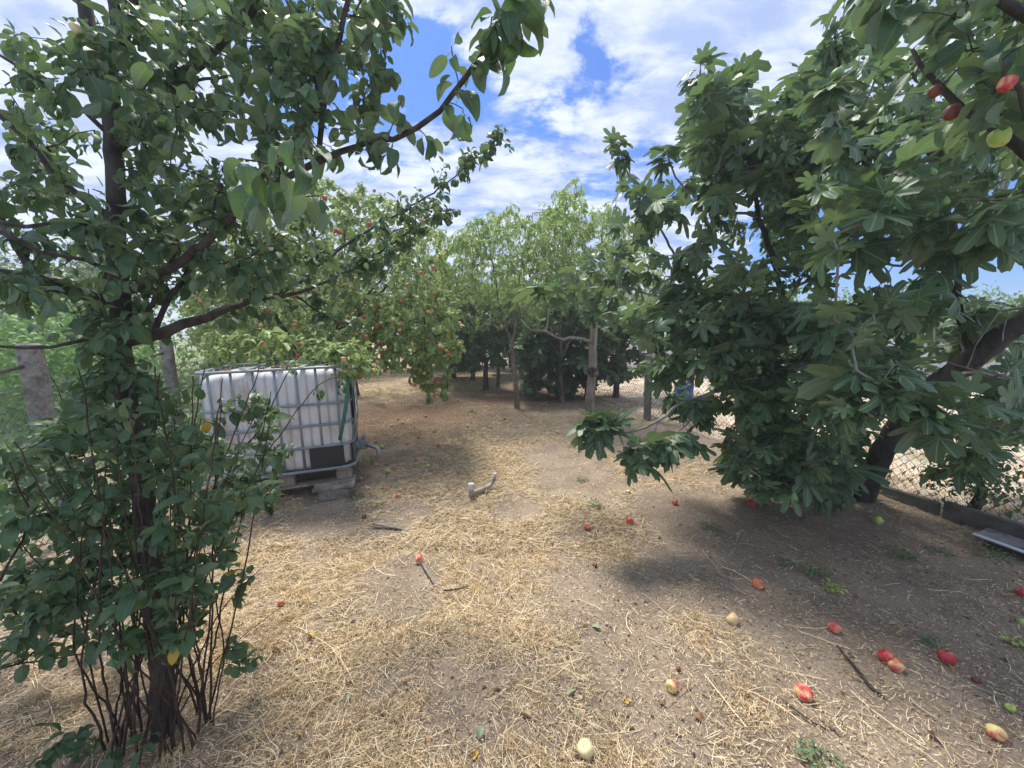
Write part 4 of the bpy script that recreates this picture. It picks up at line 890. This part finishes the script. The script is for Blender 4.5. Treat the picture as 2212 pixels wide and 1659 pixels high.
# green hose hanging down the cage
V, Fl = tube([P(752,800,3.55), P(751,830,3.53), P(748,870,3.52), P(742,910,3.50), P(734,950,3.48)], [.017, .018, .017, .017, .016], 10); V = V * [1, 1, 1]
tag(obj('hose', py_mesh('hose', V, Fl, M['hose'], True)), 'short dark green hose hanging on the tank cage near its right corner', 'hose')
def onframe(x, y, z): return np.array(Matrix.Translation(tk.location) @ tk.rotation_euler.to_matrix().to_4x4() @ Vector((x, y, z)))
Mx = Matrix.Translation(tk.location) @ tk.rotation_euler.to_matrix().to_4x4()
def onframe(x, y, z): return np.array(Mx @ Vector((x, y, z)))
cblk = py_mesh('concrete_block', *box(.20, .26, .13, (0, 0, .045), .008), M['concrete'])
for (x, y, lab) in [(.45, -.42, 'concrete block under the right front corner of the tank pallet'), (-.42, -.42, 'concrete block under the left front corner of the tank pallet'), (.45, .4, 'concrete block under the right rear corner of the tank pallet')]:
    q = onframe(x, y, 0); tag(obj('concrete_block', cblk, None, (q[0], q[1], 0), (0, 0, .34)), lab, 'concrete block', 'concrete blocks under the water tank')
q = onframe(.42, -.60, 0); tag(obj('plank', py_mesh('plank', *box(.36, .15, .028, (0, 0, 0), .004), M['wood_old']), None, (q[0], q[1], .118), (.03, -.05, .30)), 'short weathered plank lying on the block before the tank pallet', 'plank')
tag(obj('concrete_block', py_mesh('concrete_block', *box(.26, .14, .10, (0, 0, .05), .008), M['concrete']), None, (q[0], q[1], 0), (0, 0, .3)), 'low concrete block in front of the tank that carries the short plank', 'concrete block', 'concrete blocks under the water tank')
lfm = [np_mesh('leaf', v * .07, f, M['dead_leaf'], True, u_) for v, f, u_ in [oval_leaf(1, .5, 6, 5, .5, c, .3, .2, i, .9, t) for i, (c, t) in enumerate([(1.5, .6), (2.4, -.8), (.6, 1.2), (3.0, .3)])]]
for i in range(26):
    x, y = rng.uniform(-.5, .2), rng.uniform(-.44, -.1); q = onframe(x, y, .985)
    tag(obj('fallen_leaf', lfm[i % 4], None, q, (rng.normal(0, .3), rng.normal(0, .3), rng.random() * 6)), 'dry brown leaf lying on top of the water tank', 'leaf', 'dry leaves on top of the water tank')
for i, (x, y) in enumerate([(-.02,-.40),(.04,-.42),(.0,-.34),(.42,-.40),(-.12,-.38)]):
    o = obj('rotten_apple', AP['apple_brown'], None, onframe(x, y, .993), (rng.normal(0, .6), rng.normal(0, .6), i)); o.scale = (.048, .048, .04); tag(o, 'shrivelled red brown apple lying on top of the water tank', 'apple', 'rotten apples on top of the water tank')

# ------------------------------------------------------------------ pipes sticking out of the ground
g1 = G(1018, 1074); g2 = G(1066, 1056); st_ = empty('water_pipe', g1, 'grey buried water pipe with two capped risers in the path', 'pipe'); dx = g2 - g1
V, Fl = tube([(0,0,-.05),(0,0,.045),(0,0,.085)], [.024,.024,.024], 14); obj('riser', py_mesh('riser', V, Fl, M['pvc'], True), st_)
V, Fl = join([lathe([(.028,.078),(.029,.096),(.025,.098),(.025,.106),(.029,.108),(.030,.130),(.026,.137)], 14)]); obj('cap', py_mesh('cap', V, Fl, M['pvc_cap']), st_)
e = dx + np.array([0, .02, 0]); V, Fl = tube([(0,0,.032), e * .3 + [0,0,.034], e * .6 + [0,0,.036], e * .8 + [0,0,.04], e * .93 + [0,0,.06], e + [.004,0,.085], e + [.012,0,.125]], [.022,.024,.023,.022,.021,.019,.017], 12); obj('elbow_pipe', py_mesh('elbow_pipe', V, Fl, M['pvc'], True), st_)
V, Fl = lathe([(.019,0),(.020,.005),(.0155,.008),(.018,.011),(.0155,.016),(.018,.02),(.018,.032),(.015,.036)], 14); obj('cap', py_mesh('cap', V, Fl, M['pvc_cap']), st_, e + [.012,0,.122], (0, .1, 0))
# grey sheet by the fence
V1 = box(.42, .22, .010, (0, 0, 0), .003); q = G(2190, 1194)
sh = empty('metal_sheet', (q[0] + .06, q[1] - .0, .045), 'flat grey sheet with a pale strip lying at the foot of the right fence', 'metal sheet', None, -1.05); obj('panel', py_mesh('panel', *V1, M['grey_sheet']), sh)
obj('pale_strip', py_mesh('pale_strip', *box(.42, .03, .012, (0, -.105, .012), .003), M['white_metal']), sh); sh.rotation_euler = (.08, .05, -1.2)

# ------------------------------------------------------------------ straw, chaff, tufts, grass
def ribbons(x, y, L, wd, hd, bend, z0, tilt, nseg=3, mat=None, name='straw', vert=None):
    n = len(x); t = np.linspace(-.5, .5, nseg + 1)[None]; a = hd[:, None] + bend[:, None] * t * 2
    X = x[:, None] + np.cumsum(np.cos(a), 1) / (nseg + 1) * L[:, None] - L[:, None] * .5 * np.cos(hd)[:, None]; Y = y[:, None] + np.cumsum(np.sin(a), 1) / (nseg + 1) * L[:, None] - L[:, None] * .5 * np.sin(hd)[:, None]
    Z = gh(X, Y) + z0[:, None] + tilt[:, None] * (t + .5) * L[:, None] - (t ** 2) * 0
    nxp = -np.sin(a); nyp = np.cos(a); w = wd[:, None] * .5 * np.ones_like(t); rz = rng.uniform(-1, 1, n)[:, None] * w * .8
    A = np.stack([X + nxp * w, Y + nyp * w, Z + rz], -1); B = np.stack([X - nxp * w, Y - nyp * w, Z - rz], -1); V = np.stack([A, B], 2).reshape(-1, 3)
    k = np.arange(nseg) * 2; f = np.stack([k, k + 1, k + 3, k + 2], -1); Fq = (f[None] + (np.arange(n) * (nseg + 1) * 2)[:, None, None]).reshape(-1, 4)
    return V, Fq
def sample(n, thr, y0=.55, y1=16, key=0, pw=1.0):
    xs, ys = [], []; tot = 0
    while tot < n:
        m = n * 2; y = y0 * (y1 / y0) ** rng.random(m); y = y if pw == 1 else y0 + (y - y0); x = rng.uniform(-1.42, 1.42, m) * (y + .35); s, g_, p_, l_ = masks(x, y); ok = rng.random(m) < thr(s, g_, p_, l_); xs.append(x[ok]); ys.append(y[ok]); tot += ok.sum()
    return np.concatenate(xs)[:n], np.concatenate(ys)[:n]
Vs = []; Fs = []; off = 0
def add(v, f):
    global off; Vs.append(v); Fs.append(f + off); off += len(v)
flow = lambda x, y: fbm(x * .9, y * .9, 2, 50) * 9
x, y = sample(50000, lambda s, g, p, l: np.clip(s * 1.1 + .04, 0, 1) ** 1.5 * (1 - g) * (1 - p)); n = len(x)
add(*ribbons(x, y, rng.gamma(1.5, .048, n) + .015, rng.uniform(.0006, .0018, n) * (1 + .17 * y), flow(x, y) + rng.normal(0, 1.0, n), rng.normal(0, .28, n), rng.exponential(.008, n) + .002, rng.normal(0, .06, n), 3))
x, y = sample(200000, lambda s, g, p, l: np.clip(s * .8 + .32, 0, 1) * (1 - g) * (1 - p)); n = len(x)
V, Fq = ribbons(x, y, rng.gamma(1.4, .014, n) + .006, rng.uniform(.0006, .0020, n) * (1 + .2 * y), rng.random(n) * 6.3, rng.normal(0, .22, n), rng.exponential(.005, n) + .001, rng.normal(0, .15, n), 2); add(V, Fq)
x, y = sample(60000, lambda s, g, p, l: np.clip(s * 1.15, 0, 1) ** 1.6 * (1 - g) * (1 - p) * (1 - .85 * l), 2.6, 15); n = len(x)
add(*ribbons(x, y, rng.gamma(1.6, .03, n) + .02, rng.uniform(.0008, .0020, n) * (1 + .22 * y), rng.normal(0, .9, n), rng.normal(0, .3, n), rng.exponential(.008, n) + .002, rng.normal(0, .12, n), 2))
x, y = sample(900, lambda s, g, p, l: .3 + .7 * s, .6, 6); n = len(x)
add(*ribbons(x, y, rng.uniform(.12, .34, n), rng.uniform(.0018, .0032, n), rng.random(n) * 6.3, rng.normal(0, .5, n), rng.uniform(.004, .02, n), rng.normal(0, .03, n), 3))
o = obj('straw_litter', np_mesh('straw_litter', np.concatenate(Vs), np.concatenate(Fs), M['straw'], False)); tag(o, 'loose dry straw scattered over the soil and the path', None, None, 'stuff')
# tufts of dry grass: radial blades
def tufts(cx, cy, per, hgt, spread, wid, lean=.8):
    n = len(cx) * per; X = np.repeat(cx, per) + rng.normal(0, spread, n); Y = np.repeat(cy, per) + rng.normal(0, spread, n); a = rng.random(n) * 6.3; H = np.repeat(hgt, per) * rng.uniform(.4, 1.2, n); ln = lean * rng.uniform(.2, 1.3, n)
    t = np.array([0, .5, 1.])[None]; PX = X[:, None] + np.cos(a)[:, None] * ln[:, None] * H[:, None] * t ** 1.6; PY = Y[:, None] + np.sin(a)[:, None] * ln[:, None] * H[:, None] * t ** 1.6; PZ = gh(X, Y)[:, None] + H[:, None] * (t - .25 * t ** 2 * ln[:, None])
    w = np.repeat(wid, per)[:, None] * .5 * np.array([1, .8, .15])[None]; nx_ = -np.sin(a)[:, None]; ny_ = np.cos(a)[:, None]
    A = np.stack([PX + nx_ * w, PY + ny_ * w, PZ], -1); B = np.stack([PX - nx_ * w, PY - ny_ * w, PZ], -1); V = np.stack([A, B], 2).reshape(-1, 3); k = np.arange(2) * 2; f = np.stack([k, k + 1, k + 3, k + 2], -1)
    return V, (f[None] + (np.arange(n) * 6)[:, None, None]).reshape(-1, 4)
x, y = sample(1500, lambda s, g, p, l: np.clip(s - .15, 0, 1), .7, 14); V, Fq = tufts(x, y, 22, rng.uniform(.015, .05, len(x)) * (1 + .04 * y), .016, .0016 * (1 + .18 * y), 1.1)
tag(obj('dry_grass', np_mesh('dry_grass', V, Fq, M['tuft'], False)), 'short tufts of dried grass standing in the straw', None, None, 'stuff')
xs = []; ys = []
while len(xs) < 9000:
    yy = .8 * (17 / .8) ** rng.random(4000); xx = XL(yy) - rng.exponential(3.2, 4000); k = masks(xx, yy)[1] > .35; xs += list(xx[k]); ys += list(yy[k])
V, Fq = tufts(np.array(xs), np.array(ys), 9, rng.uniform(.05, .14, len(xs)), .06, .004 + .0012 * np.array(ys), .6)
tag(obj('lawn_grass', np_mesh('lawn_grass', V, Fq, M['blade'], False)), 'green grass on the neighbouring plot behind the left fence', None, None, 'stuff')
xs = []; ys = []
yy = 2.2 * (16 / 2.2) ** rng.random(2600); xx = XR(yy) + .1 + rng.exponential(2.5, 2600)
V, Fq = tufts(xx, yy, 10, rng.uniform(.02, .06, 2600), .05, .003 + .001 * yy, 1.0); tag(obj('stubble', np_mesh('stubble', V, Fq, M['tuft'], False)), 'pale dry stubble on the field beyond the right fence', None, None, 'stuff')
# crumbs of soil
x, y = sample(2200, lambda s, g, p, l: (1 - s) * .8 + .1, .6, 10); n = len(x); cv_ = norm(np.array([(1,0,.2),(-.2,1,0),(-1,-.2,.1),(.1,-1,0),(0,.1,1),(0,0,-.8)])); cf = np.array([(0,1,4),(1,2,4),(2,3,4),(3,0,4),(1,0,5),(2,1,5),(3,2,5),(0,3,5)])
sz = np.minimum(rng.gamma(1.6, .003, n) + .0015, .011); V = cv_[None] * sz[:, None, None] * rng.uniform(.6, 1.3, (n, 6, 1)); V = V + np.stack([x, y, gh(x, y) + sz * .3], -1)[:, None]
tag(obj('soil_crumbs', np_mesh('soil_crumbs', V.reshape(-1, 3), (cf[None] + (np.arange(n) * 6)[:, None, None]).reshape(-1, 3), M['clod'], True)), 'crumbs of dry soil on the bare patches', None, None, 'stuff')
# leaf litter: the countable large ones are things, the fragments are litter
x, y = sample(8000, lambda s, g, p, l: (.2 + .8 * l) * (1 - p) * (1 - g), .7, 13); n = len(x); hv, hf, hu = oval_leaf(1, .55, 3, 3, .5, 1.6, .3, 0, 3)
a = rng.random(n) * 6.3; sz = rng.uniform(.006, .022, n) * (1 + .05 * y); tl = rng.normal(0, .35, (n, 2)); Rx = np.zeros((n, 3, 3)); Rx[:, 0, 0] = np.cos(a); Rx[:, 0, 1] = -np.sin(a); Rx[:, 1, 0] = np.sin(a); Rx[:, 1, 1] = np.cos(a); Rx[:, 2, 2] = 1; Rx[:, 2, 0] = tl[:, 0]; Rx[:, 2, 1] = tl[:, 1] * .6
V = np.einsum('nij,vj->nvi', Rx, hv) * sz[:, None, None] + np.stack([x, y, gh(x, y) + .006], -1)[:, None]
tag(obj('leaf_litter', np_mesh('leaf_litter', V.reshape(-1, 3), (hf[None] + (np.arange(n) * len(hv))[:, None, None]).reshape(-1, 4), M['dead_leaf'], True, np.tile(hu, (n, 1)))), 'broken brown leaf fragments strewn over the ground', None, None, 'stuff')
def rest(px, py): q = G(px, py); q[2] = float(gh(q[0], q[1])); return q
for i in range(170):
    px = rng.uniform(380, 1500) if i % 3 else rng.uniform(1400, 2180); py = rng.uniform(1330, 1655) if i % 3 else rng.uniform(1120, 1600); q = rest(px, py); q[2] += .008
    o = obj('fallen_leaf', lfm[i % 4], None, q, (rng.normal(0, .35), rng.normal(0, .35), rng.random() * 6)); o.scale = [rng.uniform(.35, .85)] * 3; tag(o, 'dry curled brown leaf lying on the straw', 'leaf', 'dry leaves fallen on the straw')
glm = [np_mesh('leaf', v * .08, f, M['pale_leaf'], True, u_) for v, f, u_ in HA[:3]]
for px, py, lab in [(430,1592,'pale grey green fallen leaf at the foot of the left tree'), (887,1497,'curled green leaf on straw, left of the bottom apple'), (1222,1515,'wilted green leaf above the bottom apple'), (1235,1540,'pale green leaf just above the bottom apple'), (1302,1362,'small green leaf left of the bare grey patch'),
    (1945,1355,'wilted pale leaf sprig above the pair of apples'), (1812,1326,'green leaf on bare soil near the single red apple'), (1040,1580,'pale leaf on straw at the bottom'), (760,1500,'greenish leaf fallen on straw right of the shoots'), (2202,1415,'pale green leaf at the right edge')]:
    q = rest(px, py); q[2] += .012; o = obj('green_leaf', glm[int(rng.integers(3))], None, q, (rng.normal(0, .3), rng.normal(0, .3), rng.random() * 6)); o.scale = [.62] * 3; tag(o, lab, 'leaf')

# ------------------------------------------------------------------ apples on the ground
ap = [(1265,1621,17,'apple_pale','largest apple at the bottom, pink and yellow, on straw'), (1451,1484,12,'apple_mixed','small yellow and pink apple on the bare grey patch'), (1583,1335,12,'apple_pale','pale yellow apple on straw edge, left of the red one'),
 (1637,1253,11,'apple_orange','pinkish red apple with a green leaf beside it'), (1802,1353,11,'apple_red','pink red apple showing its calyx on dark soil'), (1737,1489,16,'apple_mixed','big yellow and crimson apple right of centre'), (1914,1419,14,'apple_red','dark red and yellow apple, upper one of the touching pair'),
 (1936,1438,13,'apple_mixed','pink apple, lower one of the touching pair'), (2043,1430,14,'apple_red','oblong red apple right of the touching pair'), (2151,1585,15,'apple_mixed','yellow and red apple in the bottom right corner'), (2207,1282,10,'apple_red','red apple cut by the right picture edge'), (2210,1340,9,'apple_green','green apple at the right picture edge'),
 (1458,1088,6,'apple_red','small red apple on dark soil below the low fig twig'), (1624,1085,8,'apple_red','red apple in the shade at the foot of the fig'), (1360,1130,8,'apple_red','round red apple in the middle, right of the orange one'), (1268,1140,7,'apple_orange','orange apple in the middle of the ground'),
 (905,1210,9,'apple_mixed','yellow and red apple on straw, left of centre'), (608,1307,7,'apple_orange','small orange apple right of the leafy shoots'), (1897,1122,9,'apple_green','green fallen fig near the fence foot'), (786,1115,5,'apple_brown','brown apple near the plank stand of the tank'), (2105,1478,6,'apple_brown','rotten brown apple right of centre edge'),
 (1285,1218,5,'apple_brown','black shrivelled apple on the straw'), (2180,1540,8,'apple_green','yellowish apple just above the bottom right one'), (1466,1445,5,'apple_brown','small brown remnant near the bare patch'), (1358,1063,4,'apple_pale','pale little apple below the fig twig'), (1064,1020,3,'apple_pale','tiny pale apple behind the pipe'), (1204,935,4,'apple_green','greenish apple on the far ground, right of the slim trunk'), (780,1036,4,'apple_orange','orange apple beside the tank elbow')]
for px, py, r, k, lab in ap:
    q = rest(px, py + r * .55); dep = camco(q)[2]; s = r * 2.05 * dep / F; q[2] += s * .33
    o = obj('apple', AP[k], None, q, (rng.uniform(-1.6, 1.6), rng.uniform(-1.2, 1.2), rng.random() * 6)); o.scale = (s, s, s * .85); tag(o, lab, 'apple', 'apples lying on the ground')
for px, py in [(838,1022),(870,915),(895,925),(920,900),(845,920),(860,905),(938,935),(905,948),(1010,925),(948,965),(880,960),(1018,890),(990,870),(930,880),(812,955),(825,968),(853,945),(812,1010),(1090,908),(1060,925),(900,1000),(925,1010),(818,1090),(860,1075)]:
    q = rest(px, py); gq = rng.random() < .6; o = obj('windfall_apple', AP['apple_green' if gq else 'apple_orange'], None, q + [0, 0, .018], (rng.random() * 3, rng.random() * 3, 0)); s = rng.uniform(.04, .055); o.scale = (s, s, s); tag(o, ('tiny green' if gq else 'tiny orange red') + ' windfall apple in the shade under the laden apple tree', 'apple', 'windfalls under the laden apple tree')
# ------------------------------------------------------------------ sticks and weeds
def stick(name, pts, rad, mat, label, cat):
    pts = [np.array([q[0], q[1], float(gh(q[0], q[1])) + zz]) for (q, zz) in pts]; q, r = catmull(pts, np.interp(np.linspace(0, 1, len(pts)), np.linspace(0, 1, len(rad)), rad), .02); q = q + rng.normal(0, .0015, q.shape)
    V, Fl = tube(q - q[0], r, 7, .2); tag(obj(name, py_mesh(name, V, Fl, mat, True), None, q[0]), label, cat)
stick('dry_branch', [(G(1807,1393), .015), (G(1840,1430), .02), (G(1870,1468), .018), (G(1895,1490), .012), (G(1912,1500), .01)], [.0045,.007,.006,.005], M['bark_apple'], 'thin dark dry branch left of the touching apples', 'branch')
stick('dry_branch', [(G(1692,1510), .012), (G(1740,1545), .012), (G(1790,1575), .012)], [.004,.003], M['bark_apple'], 'short thin twig below the big crimson apple', 'branch')
stick('dry_branch', [(G(912,1222), .02), (G(925,1240), .02), (G(938,1262), .015)], [.007,.009,.003], M['wood_post'], 'stubby grey stick just below the left centre apple', 'branch')
stick('dry_branch', [(G(955,1272), .012), (G(985,1270), .012), (G(1010,1262), .01)], [.004,.005,.003], M['bark_apple'], 'small dark twig on straw left of centre', 'branch')
stick('dry_branch', [(G(480,1195), .012), (G(520,1225), .012), (G(548,1226), .01)], [.004,.005], M['wood_old'], 'pale twig right of the leafy shoots', 'branch')
stick('dry_branch', [(G(2060,1478), .01), (G(2110,1500), .012), (G(2160,1520), .01)], [.003,.003], M['wood_old'], 'pale straight twig near the bottom right apple', 'branch')
q0, q1 = G(806,1137), G(882,1150); mid = (q0 + q1) / 2; ln = float(np.linalg.norm(q1 - q0)); tag(obj('board', py_mesh('board', *box(ln, .035, .012, (0, 0, 0), .003), M['wood_old']), None, (mid[0], mid[1], float(gh(mid[0], mid[1])) + .02), (0, .02, math.atan2(q1[1] - q0[1], q1[0] - q0[0]))), 'narrow weathered lath on the ground in front of the tank', 'board')
wl = oval_leaf(1, .45, 3, 3, .4, .9, 0, .05, 2); wlm = [wl]
for px, py, r, n, k, lab in [(1757,1242,.075,90,'weed_leaf','grey green weed beside the yellow green one'), (1800,1272,.05,60,'lime_leaf','yellow green seedling patch on the dark soil'), (1537,1142,.08,60,'weed_leaf','low weed right of the round red apple'), (1697,1215,.04,30,'weed_leaf','small weed above the pinkish apple'), (1770,1640,.06,80,'weed_leaf','weed at the bottom edge right of centre'),
    (1950,1203,.08,70,'weed_leaf','green weed in the shade near the fence'), (2140,1200,.09,90,'weed_leaf','grass patch beside the metal sheet'), (2010,1395,.05,40,'weed_leaf','small weed above the oblong apple'), (1025,893,.12,60,'weed_leaf','grey weed standing left of the slim peach trunk'), (1285,1100,.07,50,'weed_leaf','low weed in the middle of the ground'),
    (772,1075,.06,50,'weed_leaf','weed growing at the tank pallet corner'), (800,1000,.09,40,'weed_leaf','tall thin weed right of the tank'), (1640,1015,.10,60,'weed_leaf','weed at the left foot of the fig'), (1255,1040,.07,45,'weed_leaf','weed between the pipe and the fig twig'), (2195,1395,.05,40,'lime_leaf','light green weed at the right edge'), (2030,1190,.06,40,'weed_leaf','small grass tuft in front of the plinth'), (1420,905,.09,40,'weed_leaf','weed at the foot of the fence post'), (1590,1030,.1,40,'weed_leaf','loose weed left of the fig foot')]:
    q = rest(px, py); T = Tree('weed', q, lab, 'weed')
    for i in range(n):
        a = rng.random() * 6.3; rr = r * rng.random() ** .7; p_ = q + [math.cos(a) * rr, math.sin(a) * rr, rng.uniform(0, r * .7)]; ax = norm(np.array([math.cos(a), math.sin(a), .6]) + rng.normal(0, .4, 3)); nn = norm(np.array([0, 0, 1.]) + rng.normal(0, .3, 3)); nn = norm(nn - ax * np.dot(nn, ax)); T.L.append((p_, ax, nn, .022 * rng.uniform(.6, 1.4) * (1 + .06 * q[1])))
    v, f, u_ = wl; Q = np.array([l[0] for l in T.L]); AX = np.array([l[1] for l in T.L]); NN = np.array([l[2] for l in T.L]); S = np.array([l[3] for l in T.L]); R = np.stack([np.cross(AX, NN), AX, NN], -1)
    Wv = np.einsum('nij,vj->nvi', R, v) * S[:, None, None] + (Q - q)[:, None]; o = obj('leaves', np_mesh('leaves', Wv.reshape(-1, 3), (f[None] + (np.arange(len(S)) * len(v))[:, None, None]).reshape(-1, 4), M[k], True, np.tile(u_, (len(S), 1))), T.root); o['kind'] = 'stuff'
    V, Fq = edges_mesh(np.tile([[0, 0, 0]], (9, 1)), (Q - q)[:9] + 1e-4, np.full(9, .0016), np.full(9, .0008), 4); o = obj('stems', np_mesh('stems', V, Fq, M['petiole']), T.root); o['kind'] = 'stuff'
hz = obj('flare_veil', py_mesh('flare_veil', *box(368, 428, 12.5, (0, 208, 4.6)), None)); tag(hz, 'thin pale volume added over the orchard to imitate milky lens flare', None, None, 'stuff')  # volume added to imitate a milky lens flare veil, no real mist here
m, b = new_mat('flare_veil'); pv_ = b.n('ShaderNodeVolumePrincipled', {'Color': (.85, .92, 1, 1), 'Density': .0045, 'Anisotropy': .3}); b.n('ShaderNodeOutputMaterial', {'Volume': pv_.outputs[0]}); hz.data.materials.append(m)
print('tris', sum(len(o.data.loops) - 2 * len(o.data.polygons) for o in bpy.data.objects if o.type == 'MESH'), 'objects', len(bpy.data.objects))
